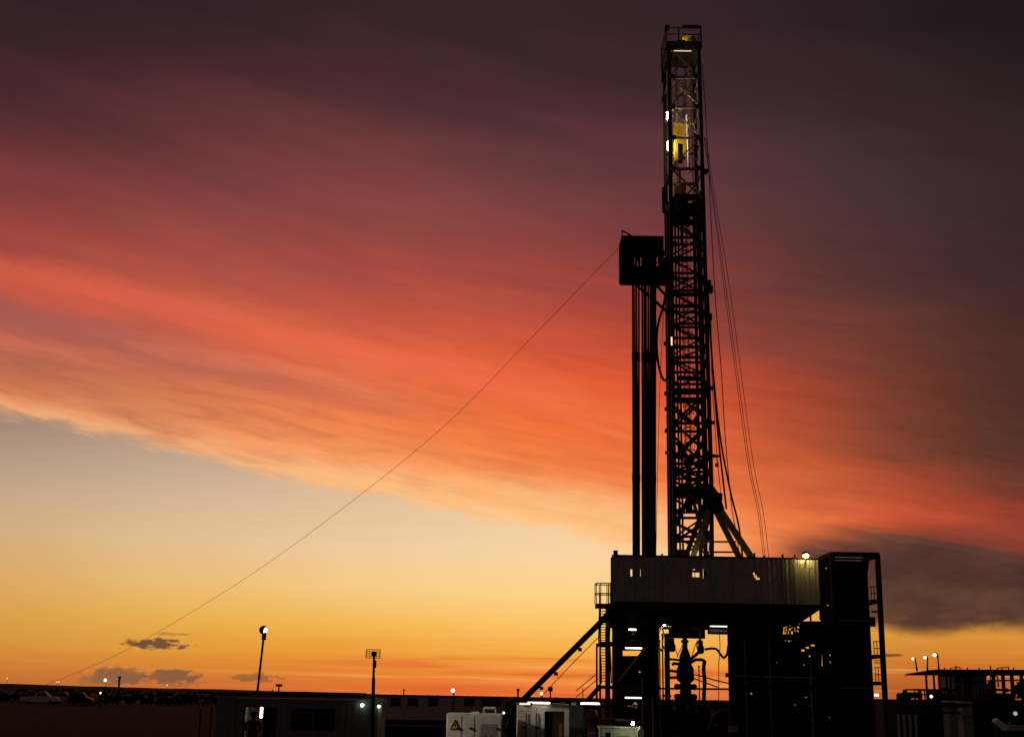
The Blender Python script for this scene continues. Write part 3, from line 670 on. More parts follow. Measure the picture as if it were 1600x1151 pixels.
for px, y0, y1, r_ in ((1152, 985, 1150, .1), (1163, 1000, 1150, .07), (1187, 985, 1150, .12), (1201, 990, 1150, .05), (1228, 1020, 1150, .09), (1266, 1030, 1150, .07)):
    q = W(px, y0, YS0+.35); b = MB(); b.path([(q.x, q.y, 0), (q.x, q.y, q.z*.5), (q.x, q.y, q.z)], r_, 10); b.lathe((q.x, q.y, q.z*.55), [(0, r_*1.7), (.12, r_*1.7)], 12); b.lathe((q.x, q.y, q.z*.2), [(0, r_*1.7), (.12, r_*1.7)], 12); b.build('riser_pipe', GREYP if px in (1163, 1201, 1266) else STEEL, sub)
for py in (1030, 1055, 1110):
    b = MB(); b.tube(W(1142, py, YS0+.3), W(1274, py+4, YS0+.3), .06); b.build('service_line', GREYP if py == 1055 else STEEL, sub)
# slanted stair under the right end of the floor
b = MB(); b.bar(W(1236, 975, 99), W(1284, 943, 99), .5, .9); b.bar(W(1284, 950, 97), W(1284, 968, 97), .3, .3); b.bar(W(1252, 973, 97), W(1290, 973, 97), .25, .8); b.bar(W(1266, 955, 98), W(1267, 972, 98), .12)
b.build('floor_bracket', STEEL, sub)

# windwall round the floor
wz0, wz1 = floor_z-.06, W(1100, 871, YS0-.2).z
ww = thing('wind_wall', (X(1118, 96), YS0-.2, floor_z), 'long grey corrugated wind wall around the rig floor with small openings', 'wind wall')
seg = [957, 993, 1033, 1075, 1109, 1144, 1180, 1214, 1248, 1279]
HO = [(985, 889, 988, 900), (998.5, 889, 1001, 900), (1082, 894, 1093, 901), (1096, 891, 1104, 895), (1098, 895, 1104, 903), (1097, 888.5, 1102, 890), (1083, 888.5, 1086, 890), (1177, 894, 1180.5, 898), (1178.5, 898, 1184, 902), (1181, 902, 1187, 905)]
Yw = YS0-.2
def WX(px): return W(px, 905, Yw).x
def WZ(py, px): return W(px, py, Yw).z
rw = random.Random(2)
for a, c in zip(seg, seg[1:]):
    hs_ = [(WX(max(h_[0], a)), WZ(h_[3], h_[0]), WX(min(h_[2], c)), WZ(h_[1], h_[0])) for h_ in HO if h_[0] < c and h_[2] > a]
    xa, xb = WX(a), WX(c)-.001; b = MB()
    xs_ = sorted({xa, xb, *[v for h_ in hs_ for v in (h_[0], h_[2])]}); zs_ = sorted({wz0, wz1, *[v for h_ in hs_ for v in (h_[1], h_[3])]})
    for x_, x2 in zip(xs_, xs_[1:]):
        for z_, z2 in zip(zs_, zs_[1:]):
            if any(h_[0] < (x_+x2)/2 < h_[2] and h_[1] < (z_+z2)/2 < h_[3] for h_ in hs_): continue
            b.span((x_, Yw-.02, z_), (x2, Yw+.02, z2))
    rb_ = MB(); rb_.span((xb-.03, Yw-.05, wz0), (xb+.01, Yw-.021, wz1)); k = xa+.12
    while k < xb-.1:
        wdt = rw.choice((.05, .07, .1)); zz = [(wz0+.02, wz1-.02)]
        for h_ in hs_:
            if h_[0]-.1 < k < h_[2]+.05: zz = [(wz0+.02, h_[1]), (h_[3], wz1-.02)]
        for z_, z2 in zz: rb_.span((k, Yw-.02-rw.choice((.03, .045, .06)), z_+.02), (k+wdt*.8, Yw-.021, z2-.02))
        k += rw.choice((.3, .36, .42, .5))
    wp_ = b.build('wall_panel', WALLP, ww); rb_.build('ribs', mat('rib_shade_grey', (.42, .42, .42), .6, 0, .5, 3), wp_)  # darker grey marks the seams and paints in the ribs' relief shading
b = MB(); b.span((WX(957)-.03, Yw-.1, wz1), (WX(1279)+.03, Yw+.1, wz1+.12)); b.build('top_rail', STEEL, ww)
for px in (957, 1279):
    b = MB(); xx = WX(px); b.span((xx-.03, Yw+.03, floor_z+.01), (xx+.03, Yw+1.4, wz1)); b.build('side_panel', STEEL, ww)
for px, hh in ((962, .32), (1035, .12), (1180, .3), (1224, .25), (1243, .22), (1195, .12)):
    b = MB(); b.span((WX(px-(3.5 if px == 962 else 1.5)), Yw-.05, wz1+.12), (WX(px+(3.5 if px == 962 else 1.5)), Yw+.05, wz1+.12+hh)); b.build('rail_bracket', STEEL, ww)
for px in (1224, 1241.5):
    b = MB(); b.span((WX(px)-.05, Yw-.14, wz0), (WX(px)+.05, Yw-.08, wz1)); b.build('rib', GALV, ww)
# amber lamp on the wall's right end
lp = W(1259, 866, Yw-.42)
al = thing('amber_lamp', (lp.x, Yw-.42, wz1+.12), 'glowing yellow lamp on the right end of the grey wind wall', 'lamp')
b = MB(); b.lathe((lp.x, lp.y, lp.z-.2), [(0, .1), (.04, .19), (.17, .2), (.22, .15)], 14); b.build('bulb', WARM, al)
b = MB(); b.lathe((lp.x, lp.y, lp.z+.03), [(0, .31), (.07, .31), (.15, .2), (.2, .08)], 14); b.build('cap', STEEL, al)
b = MB(); b.bar((lp.x, lp.y, lp.z-.22), (lp.x, lp.y, lp.z-.75), .07); b.bar((lp.x, lp.y, lp.z-.5), (lp.x, Yw-.1, lp.z-.5), .07); b.bar((lp.x-.35, lp.y+.1, lp.z-.3), (lp.x+.45, lp.y+.1, lp.z-.3), .05); b.build('stem', STEEL, al)
# assumed work lamp, unseen behind the wall, added to light the lower mast
fl = thing('assumed_floor_lamp', W(1094, 905, 97.0), 'assumed low warm work lamp on the rig floor, unseen behind the wind wall', 'lamp')
fp = W(1094, 876, 97.0); b = MB(); b.box(fp, (.5, .1, .3)); b.build('lens', glow('assumed_floor_light', (1, .8, .35), 10), fl)
b = MB(); b.bar((fp.x, 97.0, floor_z), (fp.x, 97.0, fp.z-.15), .08); b.build('stem', STEEL, fl)

# cellar lamps
GC = 'tube lamps under the rig floor'
tube_lamp(W(988, 983, 96.0), .55, 'X', 'short bright lamp high in the left leg of the substructure', TUBE, .06, GC)
tube_lamp(W(990, 1012, 96.6), 1.22, 'X', 'long tube lamp above a pale panel in the left leg of the substructure', TUBE, .045, GC)
tube_lamp(W(989.5, 1089.5, 96.0), 1.2, 'X', 'long tube lamp near the ground in the left leg of the substructure', TUBE, .045, GC)
tube_lamp(W(1123, 978, 97.0), 1.3, 'X', 'dim tube lamp above the wellhead under the rig floor', glow('cellar_tube_light', (1, .92, .78), 2.2), .04, GC)
q = W(1038, 976.5, 97.2); o = thing('cellar_lamp', q, 'small lamp at the top left corner of the wellhead opening', 'lamp'); b = MB(); b.ball(q, .045, 10); b.build('bulb', glow('cellar_bulb_light', (1, .85, .6), 170), o); b = MB(); b.box(q+Vector((0, .02, .09)), (.16, .16, .06)); b.build('hood', STEEL, o)
ec = thing('electric_cabinet', W(989, 1000, 96.6), 'small pale cabinet below the short lamp in the substructure leg', 'cabinet')
b = MB(); b.span(W(986, 1000, 96.5), W(992, 990, 96.9)); b.build('case', CREAM, ec); b = MB(); b.tube(W(989, 990, 96.6), W(989, 985, 96.6), .05); b.build('conduit', GALV, ec)
vb = thing('gate_valve', W(993, 1108, 96.5), 'pale round valve body below the lowest tube lamp of the substructure leg', 'valve')
b = MB(); b.lathe(W(992.5, 1107, 96.4), [(0, .08), (.05, .16), (.25, .17), (.3, .22), (.36, .2), (.45, .08), (.5, .06)], 14); b.build('bonnet', CREAM, vb); b = MB(); b.tube(W(980, 1103, 96.4), W(991, 1103, 96.4), .05); b.build('inlet', GALV, vb)

# stair tower at the left of the substructure
ls = thing('access_stair', (X(945, 97), 97, 0), 'narrow steel stair with a railed top landing at the left end of the rig floor', 'stair')
def stair(parent, x0, x1, pya, pyb, Y0, Y1, n, nm='flight'):
    za, zb_ = W(945, pya, Y0).z, W(945, pyb, Y1).z; b = MB()
    for i in range(n):
        t = (i+.5)/n; b.box(((x0+x1)/2, lerp(Y0, Y1, t), lerp(za, zb_, t)), (x1-x0, .26, .05))
    for x_ in (x0, x1): b.bar((x_, Y0, za), (x_, Y1, zb_), .06, .2)
    f = b.build(nm, STEEL, parent); b = MB()
    for x_ in (x0, x1):
        b.bar((x_, Y0, za+1), (x_, Y1, zb_+1), .05)
        for i in range(0, n+1, 4): t = i/n; q = Vector((x_, lerp(Y0, Y1, t), lerp(za, zb_, t))); b.bar(q, q+Vector((0, 0, 1)), .04)
    b.build('handrail', STEEL, f)
sx0, sx1 = X(938, 97.5), X(955.5, 97.5)
b = MB(); q = W(931, 943, 97); b.span((q.x, 96.4, q.z-.28), (X(957, 97)+.1, 98, q.z)); land = b.build('landing', STEEL, ls)
b = MB()
for x_ in (q.x, q.x+.33, X(950, 97), X(953, 97)):
    for Y in (96.45, 97.95): b.bar((x_, Y, q.z), (x_, Y, q.z+1.5), .06)
for Y in (96.45, 97.95):
    for dz_ in (.75, 1.5): b.bar((q.x, Y, q.z+dz_), (X(957, 97), Y, q.z+dz_), .07)
for dz_ in (.75, 1.5): b.bar((q.x, 96.45, q.z+dz_), (q.x, 97.95, q.z+dz_), .06)
b.build('handrail', STEEL, land)
stair(ls, sx0, sx1, 948, 1002, 97.9, 99.6, 13)
b = MB(); q = W(936, 1003, 98); b.span((q.x, 96.6, q.z-.25), (sx1+.1, 100.2, q.z)); b.build('landing', STEEL, ls)
stair(ls, sx0+.1, sx1, 1008, 1066, 99.6, 97.6, 13)
b = MB(); q = W(938, 1070, 97); b.span((q.x, 96.4, q.z-.25), (sx1+.1, 98, q.z)); b.build('landing', STEEL, ls)
b = MB(); a_, c_ = W(938, 1071, 97), W(912, 1100, 97); b.bar(a_, c_, .3, .9)
f = b.build('flight', STEEL, ls); b = MB()
for dz_ in (.5, .95):
    b.bar(a_+Vector((-.2, -.4, dz_)), c_+Vector((-.6, -.4, dz_)), .06)
for t in (.08, .9): q = lerp(a_, c_, t); b.bar(q+Vector((-.2, -.4, 0)), q+Vector((-.2, -.4, 1)), .06)
b.build('handrail', STEEL, f)
for px in (937, 957):
    for Y in (96.5, 100.1):
        x_ = X(px, 97, 1010); b = MB(); b.bar((x_, Y, 0), (x_, Y, W(940, 945, 97).z if Y < 98 else W(940, 1003, 98).z), .14); b.build('post', STEEL, ls)

# V-door ramp and catwalk
vr = thing('pipe_ramp', G(790, 1150)*0+Vector((X(812, 99, 1100), 99, 0)), 'long sloping pipe ramp from the ground up to the rig floor', 'ramp')
pa, pb = W(957, 953, 99), W(806, 1104, 99); pb2 = pa+(pb-pa)*((pa.z-.4)/(pa.z-pb.z))
b = MB(); b.bar(pa, pb2, .42, 1.9); b.build('ramp_deck', STEEL, vr)
b = MB()
for t in (.3, .5, .62, .78): q = lerp(pa, pb2, t)+Vector((.18, -.8, -.3)); b.box(q, (.28, .2, .26))
b.build('bracket', STEEL, vr)
b = MB(); q = W(955, 962, 98.5); b.slab([(W(*p, 98).x, W(*p, 98).z) for p in ((960, 948), (952, 950), (940, 964), (943, 972), (960, 968))], 97.9, 100); b.build('ramp_hinge', STEEL, vr)
cw = thing('catwalk', (X(800, 99, 1100)-2, 99, 0), 'dark steel pipe catwalk at the foot of the sloping ramp', 'catwalk')
xc = pb2.x; b = MB(); b.span((xc-9, 97.6, .9), (xc+.4, 100.4, 1.1)); b.build('walk_deck', STEEL, cw)
for k in range(6):
    b = MB(); b.bar((xc-8.5+k*1.6, 97.8, 0), (xc-8.5+k*1.6, 97.8, .9), .2); b.bar((xc-8.5+k*1.6, 100.2, 0), (xc-8.5+k*1.6, 100.2, .9), .2); b.build('post', STEEL, cw)
rope('winch_cable', [(936, 994), (905, 1025), (862, 1070), (843, 1090)], .028, 'thin straight cable sloping under the pipe ramp', 'cable', 99.5)
b = MB(); q = W(860, 1076, 101); b.bar((q.x, 101, 0), q, .1); b.box(q, (.35, .2, .35)); tag(b.build('cable_post', STEEL, loc=(q.x, 101, 0)), 'short dark post with a square head under the thin sloping cable', 'post')

# ------------------------------------------------------------------ blowout preventer and cellar gear
BY = 99
def bz(py): return W(1071, py, BY).z
bx = W(1071, 1060, BY).x
bop = thing('blowout_preventer', (bx, BY, 0), 'tall black blowout preventer stack on the wellhead under the rig floor', 'blowout preventer')
def px(r): return r/20.2
b = MB(); b.lathe((bx, BY, 0), [(bz(1032), px(9)), (bz(1027), px(9)), (bz(1018), px(6.5)), (bz(1012), px(4)), (bz(1004), px(4)), (bz(1003), px(6)), (bz(1000), px(6)), (bz(999), px(3.5)), (bz(978), px(3.5))], 18); b.build('bell_nipple', STEEL, bop)
b = MB(); b.lathe((bx, BY, 0), [(bz(1064), px(11)), (bz(1062), px(13)), (bz(1055), px(13.5)), (bz(1044), px(13)), (bz(1038), px(10)), (bz(1033), px(9)), (bz(1032), px(11)), (bz(1030), px(11))], 22); b.build('annular', STEEL, bop)
for y0, y1 in ((1067, 1078), (1082, 1094), (1098, 1110)):
    b = MB(); b.lathe((bx, BY, 0), [(bz(y1), px(8)), (bz(y0), px(8))], 14); b.span((bx-px(10), BY-.35, bz(y1-1)), (bx+px(10), BY+.35, bz(y0+1))); rb = b.build('ram_body', STEEL, bop)
    for s_ in (-1, 1):
        b = MB(); b.lathe((bx+s_*px(10), BY, bz((y0+y1)/2)), [(0, .2), (.15*s_, .24), (.3*s_, .2), (.36*s_, .12)], 12, 'X'); b.build('bonnet', STEEL, rb)
b = MB()
for py in (1065, 1080, 1096, 1112): b.lathe((bx, BY, bz(py)), [(-.05, px(9.5)), (.05, px(9.5))], 18)
b.lathe((bx, BY, 0), [(0, .5), (bz(1064), .40)], 16); b.build('flange', STEEL, bop)
b = MB(); b.path(spline([W(1066, 1032, 98.8), W(1056, 1030, 98.6), W(1046, 1029, 98.6), W(1042, 1026, 98.6)]), .09); b.path([W(1064, 1037, 98.7), W(1053, 1036, 98.7), W(1050, 1038, 98.7)], .12)
b.path([W(1078, 1035, 98.8), W(1087, 1030, 98.8), W(1096, 1030, 98.8), W(1101, 1032, 98.8)], .12); b.path([W(1079, 1029, 99), W(1088, 1022, 99), W(1097, 1012, 99)], .12)
b.path([W(1060, 1049, 99), W(1046, 1047, 99)], .1); b.path([W(1060, 1058, 99), W(1046, 1058, 99)], .1)
b.build('outlet_pipe', STEEL, bop)
b = MB(); b.path([W(1060, 1027, 99), W(1055, 1012, 99), W(1052, 1002, 99)], .03); b.path([W(1081, 1024, 99), W(1086, 1008, 99), W(1090, 1000, 99)], .03); b.path([W(1058, 1025, 99.2), W(1066, 1008, 99.2)], .03); b.build('turnbuckle', STEEL, bop)
def vpipe(px_, y0, Y, r, label, mt=STEEL, name='riser_pipe'):
    q = W(px_, y0, Y); b = MB(); b.path([(q.x, Y, 0), (q.x, Y, q.z*.5), (q.x, Y, q.z)], r, 10); b.lathe((q.x, Y, q.z-.1), [(0, r*1.5), (.14, r*1.5)], 12); b.lathe((q.x, Y, q.z*.4), [(0, r*1.4), (.14, r*1.4)], 12)
    return tag(b.build(name, mt, loc=(q.x, Y, 0)), label, 'pipe')
vpipe(1042, 990, 98.2, .2, 'thick black riser pipe left of the blowout preventer')
vpipe(1035, 990, 100.2, .06, 'thin black riser pipe between the substructure leg and the thick riser')
vpipe(1030.5, 1000, 99.5, .05, 'thin riser pipe touching the substructure left leg', GREYP)
vpipe(1092, 1040, 99.6, .045, 'thin upright pipe just right of the blowout preventer')
rope('choke_line', [(1101, 1031), (1099.5, 1045), (1101, 1065), (1100, 1085), (1100, 1120), (1100, 1150)], .15, 'thick black choke line dropping right of the blowout preventer', 'pipe', 98.6, None, STEEL)
rope('hanging_cable', [(1124, 990), (1125, 1010), (1123, 1040), (1123, 1080), (1122, 1120)], .03, 'thin cable hanging straight down right of the choke line', 'cable', 98.4)
rope('control_hose', [(1101, 1014), (1112, 1012.5), (1120, 1014), (1126, 1022), (1131, 1027), (1136, 1021), (1138, 1009), (1140, 1000)], .09, 'black control hose sagging towards the right leg of the substructure', 'hose', 98.2, None, RUBBER)
rope('pale_hose', [(1036, 1018), (1029, 1010), (1028, 998), (1030, 985), (1034, 979), (1042, 978), (1049, 979)], .07, 'pale hose arching at the top left of the wellhead opening', 'hose', 98, None, CREAM)
rope('pale_hose', [(1034, 980), (1037, 990), (1035, 1005), (1039, 1016), (1039, 1035), (1040, 1060)], .05, 'thin pale hose hanging beside the thick riser pipe', 'hose', 97.8, None, CREAM)
rope('pale_hose', [(1082, 981), (1090, 981), (1094, 986), (1094, 996), (1089, 1006), (1090, 1014)], .05, 'pale hose curling over the hanging cylinder right of the wellhead', 'hose', 97.8, None, CREAM)
rope('rear_line', [(1086, 1053), (1110, 1060), (1146, 1069)], .05, 'upper of two thin sloping rails behind the blowout preventer', 'rail', 103)
rope('rear_line', [(1084, 1059), (1102, 1066), (1122, 1073)], .05, 'lower of two thin sloping rails behind the blowout preventer', 'rail', 103)
for pxx, y0, y1, r, lb in ((1050, 975, 1018, .2, 'dark winch cylinder hanging left of the bell nipple'), (1095, 975, 1021, .19, 'dark winch cylinder hanging right of the bell nipple')):
    o = thing('hanging_winch', W(pxx, y1, 98.5), lb, 'winch'); b = MB(); zz0, zz1 = W(pxx, y1, 98.5).z, W(pxx, y0, 98.5).z; xx = W(pxx, y1, 98.5).x
    b.lathe((xx, 98.5, zz0), [(0, r*.7), (.1, r*1.3), (.5, r*1.4), (.6, r), (1.0, r*.9)], 14); b.build('drum', STEEL, o); b = MB(); b.tube((xx, 98.5, zz0+1), (xx, 98.5, zz1), .06); b.build('hanger', STEEL, o)
b = MB(); b.span(W(1046, 996, 98.9), W(1100, 974, 99.4)); tag(b.build('spider_beam', STEEL, loc=W(1070, 996, 99)), 'dark beam across the top of the wellhead opening', 'beam')
el = thing('flow_line', W(1130, 990, 97.5), 'fat pale elbow pipe at the top right of the wellhead opening', 'pipe')
b = MB(); b.path(spline([W(1106, 986, 97.5), W(1125, 986.5, 97.5), W(1138, 987, 97.5), W(1146, 990, 97.5), W(1150, 998, 97.5)]), .2, 12); b.build('elbow', GREYP, el, smooth=True)
b = MB(); b.path([W(1139, 987, 97.3), W(1146, 990, 97.3), W(1151, 996, 97.3)], .25, 12); b.build('sleeve', CREAM, el); b = MB(); b.path([W(1147, 1000, 97.4), W(1147, 1010, 97.4)], .13); b.build('nozzle', CREAM, el)
b = MB(); b.box(W(1137, 1054, 98), (.3, .3, .3)); tag(b.build('valve_block', STEEL, loc=W(1137, 1056, 98)), 'small black valve block on the inner edge of the right leg', 'valve')
kp = thing('koomey_panel', W(1097, 1125, 104), 'dull olive control panel standing behind the wellhead', 'control panel')
b = MB(); b.span(W(1088, 1114, 104), W(1107, 1098, 104.5)); b.build('panel_face', OLIVE, kp)
for q_ in (1090, 1105): b = MB(); q = W(q_, 1114, 104.2); b.bar((q.x, 104.2, 0), q, .1); b.build('leg', STEEL, kp)

rt = thing('rear_tank', (W(1085, 1110, 112).x, 112, 0), 'long black tank closing the view behind the wellhead', 'tank')
q0, q1 = W(1020, 1096, 112), W(1150, 1098, 112); b = MB(); b.span((q0.x, 112, 0), (q1.x, 115, q0.z)); b.build('shell', BLACKP, rt); b = MB()
for k in range(9): xx = lerp(q0.x, q1.x, (k+.5)/9); b.span((xx-.08, 111.9, .1), (xx+.08, 112, q0.z-.05))
b.build('rib', STEEL, rt)
for (xx, yy, r_, lb) in ((1114, 1112, .22, 'small pale round valve behind the wellhead, right of the olive panel'), (1054, 1106, .18, 'small pale round valve left of the blowout preventer'), (1076, 1103, .12, 'tiny pale round valve against the blowout preventer'), (1118, 1132, .14, 'low pale round valve near the ground right of the wellhead')):
    q = W(xx, yy, 97.6); o = thing('gate_valve', q, lb, 'valve', 'valves around the wellhead'); b = MB(); b.lathe(q, [(0, r_), (.05, r_*.9)], 14, 'Y'); b.build('wheel_rim', GALV, o); b = MB(); b.tube(q+Vector((0, .06, 0)), q+Vector((0, .4, -.05)), .04); b.build('spindle', STEEL, o)
rope('ground_hose', [(1108, 1140), (1113, 1120), (1125, 1110), (1135, 1108), (1142, 1112)], .12, 'pale grey hose arching on the ground right of the wellhead', 'hose', 97, None, GREYP)
o = thing('junction_cabinet', W(1145, 1152, 95.5), 'small grey cabinet at the foot of the right leg of the substructure', 'cabinet'); b = MB(); b.span(W(1140, 1143, 95.5), W(1151, 1133, 95.9)); b.build('case', GALV, o); b = MB(); q = W(1145, 1143, 95.7); b.bar((q.x, 95.7, 0), q, .1); b.build('leg', STEEL, o)

# ------------------------------------------------------------------ tall dark tower right of the rig
TY0, TY1 = 97, 100.7
tw = thing('stair_tower', (X(1335, 98), 98, 0), 'tall black boxed tower with an open frame side, right of the rig floor', 'tower')
zt = W(1340, 866, TY0).z; xl, xr = W(1302, 900, TY0).x, W(1371, 868, TY0).x
xrb = W(1384, 1148, TY0).x
for x_a, x_b in ((xl, xl), (xr, xr+.0)):
    for Y in (TY0, TY1):
        b = MB(); b.bar((x_a, Y, 0), (x_b, Y, zt), .34, .34); b.build('column', STEEL, tw)
b = MB(); b.bar((xl, TY0, zt), (xr, TY0, zt), .34, .34); b.bar((xl, TY1, zt+.06), (xr, TY1, zt+.06), .16, .16); b.bar((xl, TY0, zt), (xl, TY1, zt), .34, .34); b.bar((xr, TY0, zt), (xr, TY1, zt), .34, .34); b.build('top_frame', STEEL, tw)
xp = W(1359, 900, TY0).x; zg = W(1330, 876, TY0+.4).z
b = MB(); b.slab([(xl, 0), (W(1365, 1140, TY0+.4).x+.1, 0), (xp-.15, W(1358, 905, TY0).z), (xp+.1, zg), (xl, zg)], TY0+.3, TY0+.5); b.build('front_panel', BLACKP, tw)
b = MB(); b.span((xl-.04, TY0+.52, 0), (xl+.04, TY1, zt-.2)); b.build('side_panel', BLACKP, tw)
for px_, py_ in ((1290, 887), (1292, 945), (1296, 1023), (1297, 1034)):
    q = W(px_, py_, 98.8); q.x = xl-.06; b = MB(); b.ball(q, .06, 8); b.build('marker_light', glow('marker_light', (1, .9, .75), .28), tw)
for py, ra in ((936, 16), (1022, 0), (1064, 0)):
    z = W(1366, py, TY0).z; b = MB(); b.span((xp, TY0-.1, z-.25), (xr, TY1, z)); lf = b.build('platform', STEEL, tw); b = MB()
    for dz_ in (.45, .95) if py != 1064 else (.5, 1.0, 1.5): b.bar((xp, TY0, z+dz_), (xr, TY0, z+dz_), .06)
    for k in range(3): b.bar((lerp(xp, xr, (k+.2)/3), TY0, z), (lerp(xp, xr, (k+.2)/3), TY0, z+1.0), .05)
    b.build('handrail', STEEL, lf)
for py, th in ((955, .12), (1035, .07)): b = MB(); z = W(1366, py, TY0).z; b.bar((xp, TY0, z), (xr, TY0, z), th); b.build('cross_beam', STEEL, tw)
b = MB(); q = W(1362, 971, TY0); b.box(q, (.45, .4, .7)); b.build('junction_box', STEEL, tw)
for k in range(5):
    xx = lerp(xl+.4, xp-.5, k/4); b = MB(); b.bar((xx, TY0+.26, .2), (xx, TY0+.26, zg-.6), .1, .08); b.build('panel_rib', STEEL, tw)
for k in range(5):
    z = lerp(1.5, zg-2, k/4); b = MB(); b.bar((xl+.2, TY0+.22, z), (xp-.3, TY0+.22, z), .09, .06); b.build('panel_rail', GREYP if k % 2 else STEEL, tw)
tube_lamp(W(1369.5, 1085, 98), .32, 'X', 'short bright lamp at the foot of the tall black tower', FLOOD, .09)

# ------------------------------------------------------------------ people (skin-modifier figures)
def person(loc, rz, label, shirt, arm='down', hat=HAIR):
    o = thing('person', loc, label, 'person'); o.rotation_euler.z = rz
    V_, E, Rr = [], [], []
    def j(p, r, par=None):
        V_.append(Vector(p)); Rr.append(r); i = len(V_)-1
        if par is not None: E.append((par, i))
        return i
    pel = j((0, 0, .95), .155); wst = j((0, .01, 1.12), .14, pel); che = j((0, .01, 1.32), .165, wst); nk = j((0, .0, 1.49), .06, che); hd0 = j((0, -.015, 1.57), .075, nk)
    hd1 = j((0, -.02, 1.66), .095, hd0); hd2 = j((0, -.01, 1.75), .07, hd1); j((0, -.115, 1.645), .016, hd1)
    for s_ in (-1, 1):
        j((s_*.098, .0, 1.65), .014, hd1)
        hip = j((s_*.1, 0, .9), .105, pel); kn = j((s_*.12, -.02, .5), .068, hip); an = j((s_*.125, .02, .09), .045, kn); j((s_*.14, -.16, .04), .04, an)
        sh = j((s_*.2, .01, 1.41), .07, che)
        if arm == 'down': eb, wr = (s_*.26, .03, 1.13), (s_*.25, -.08, .89)
        else: eb, wr = (s_*.27, -.02, 1.14), (s_*.1, -.25, 1.12)
        e_ = j(eb, .05, sh); w_ = j(wr, .032, e_); d = (Vector(wr)-Vector(eb)).normalized(); side = Vector((0, 1, 0)) if abs(d.y) < .7 else Vector((1, 0, 0))
        pm = j(Vector(wr)+d*.07, .034, w_)
        for k, ln in enumerate((.07, .085, .078, .06)):
            t0 = j(Vector(wr)+d*.1+side*(k-1.5)*.021, .011, pm); t1 = j(V_[t0]+d*ln*.6+Vector((-s_*.012, 0, 0)), .009, t0); j(V_[t1]+d*ln*.45+Vector((-s_*.02, 0, 0)), .008, t1)
        th = j(Vector(wr)+d*.05-side*.045, .012, pm); j(V_[th]+d*.05-side*.015, .009, th)
    me = bpy.data.meshes.new('body'); me.from_pydata(V_, E, []); b_ = bpy.data.objects.new('body', me); COL.objects.link(b_); b_.parent = o
    md = b_.modifiers.new('skin', 'SKIN'); md.use_smooth_shade = True
    for i, sv in enumerate(me.skin_vertices[0].data): sv.radius = (Rr[i], Rr[i]*(.72 if i in (0, 1, 2) else 1)); sv.use_root = (i == 0)
    b_.modifiers.new('sub', 'SUBSURF').render_levels = 2
    me.materials.append(shirt)
    b = MB(); b.ball(Vector(loc)+Vector((0, .0, 1.715)), .112, 14, (1, 1.08, .8)); b.build('helmet' if hat is HELMET else 'hair', hat, o, smooth=True)
    b = MB(); b.ball(Vector(loc)+Vector((0, -.085, 1.655)), .06, 12, (.9, .35, 1.25)); b.build('face', SKIN, o, smooth=True)
    return o

# ------------------------------------------------------------------ cabins, cabinet, near masts
def cabin(loc, L, D, Hh, label, rz=0.0):
    o = thing('site_cabin', loc, label, 'container'); return o
CY_ = 50.0
c0, c1 = W(366, 1092, CY_), W(594, 1099, CY_); ct = c0.z-.02
lc = thing('site_cabin', ((c0.x+c1.x)/2, CY_+1.2, 0), 'dark grey container cabin with a lit open doorway, beside the antenna mast', 'container')
ctop = (c0.z+c1.z)/2
dx0, dx1 = W(382, 1130, CY_).x, W(411, 1130, CY_).x; dzt = W(396, 1104, CY_).z
wx0, wx1, wz_0, wz_1 = W(455, 1130, CY_).x, W(523, 1130, CY_).x, W(490, 1141, CY_).z, W(490, 1106, CY_).z
CABW = mat('cabin_wall', (.24, .24, .235), .65, 0, .3)
b = MB()
b.span((c0.x, CY_, .15), (dx0, CY_+.06, ctop)); b.span((dx0, CY_, dzt), (dx1, CY_+.06, ctop))
b.span((dx1, CY_, .15), (wx0, CY_+.06, ctop)); b.span((wx0, CY_, .15), (wx1, CY_+.06, wz_0)); b.span((wx0, CY_, wz_1), (wx1, CY_+.06, ctop)); b.span((wx1, CY_, .15), (c1.x, CY_+.06, ctop))
k = dx1+.1
while k < c1.x-.1:
    if not (wx0-.14 < k < wx1+.06): b.span((k, CY_-.035, .25), (k+.09, CY_, ctop-.12))
    k += .22
b.build('front_wall', CABW, lc)
b = MB(); b.span((c0.x, CY_+2.38, .15), (c1.x, CY_+2.44, ctop)); b.span((c0.x, CY_+.06, .15), (c0.x+.06, CY_+2.38, ctop)); b.span((c1.x-.06, CY_+.06, .15), (c1.x, CY_+2.38, ctop)); b.build('rear_wall', CABW, lc)
b = MB(); b.span((dx0-.3, CY_+.06, .15), (dx0-.26, CY_+2.38, ctop-.05)); b.span((dx1+.5, CY_+.06, .15), (dx1+.54, CY_+2.38, ctop-.05)); b.span((dx0-.3, CY_+2.3, .15), (dx1+.5, CY_+2.34, ctop-.05)); b.build('inner_wall', CREAM, lc)
b = MB(); b.span((c0.x-.04, CY_-.05, ctop), (c1.x+.04, CY_+2.5, ctop+.1)); b.build('roof', GREYP, lc)
b = MB(); b.span((c0.x, CY_, .02), (c1.x, CY_+2.44, .15)); b.span((dx0-.25, CY_+.07, .15), (dx1+.5, CY_+2.3, .35)); b.build('floor', STEEL, lc)
for x_ in (c0.x, c1.x):
    b = MB(); b.span((x_-.07, CY_-.06, .02), (x_+.07, CY_+.07, ctop-.002)); b.build('corner_post', WHITE if x_ == c1.x else CABW, lc)
b = MB(); b.span((dx1+.02, CY_-.10, .2), (dx1+.46, CY_-.04, dzt)); dr = b.build('door', BLACKP, lc); b = MB(); b.tube((dx1+.38, CY_-.14, 1.2), (dx1+.38, CY_-.14, 1.4), .02); b.build('handle', GALV, dr)
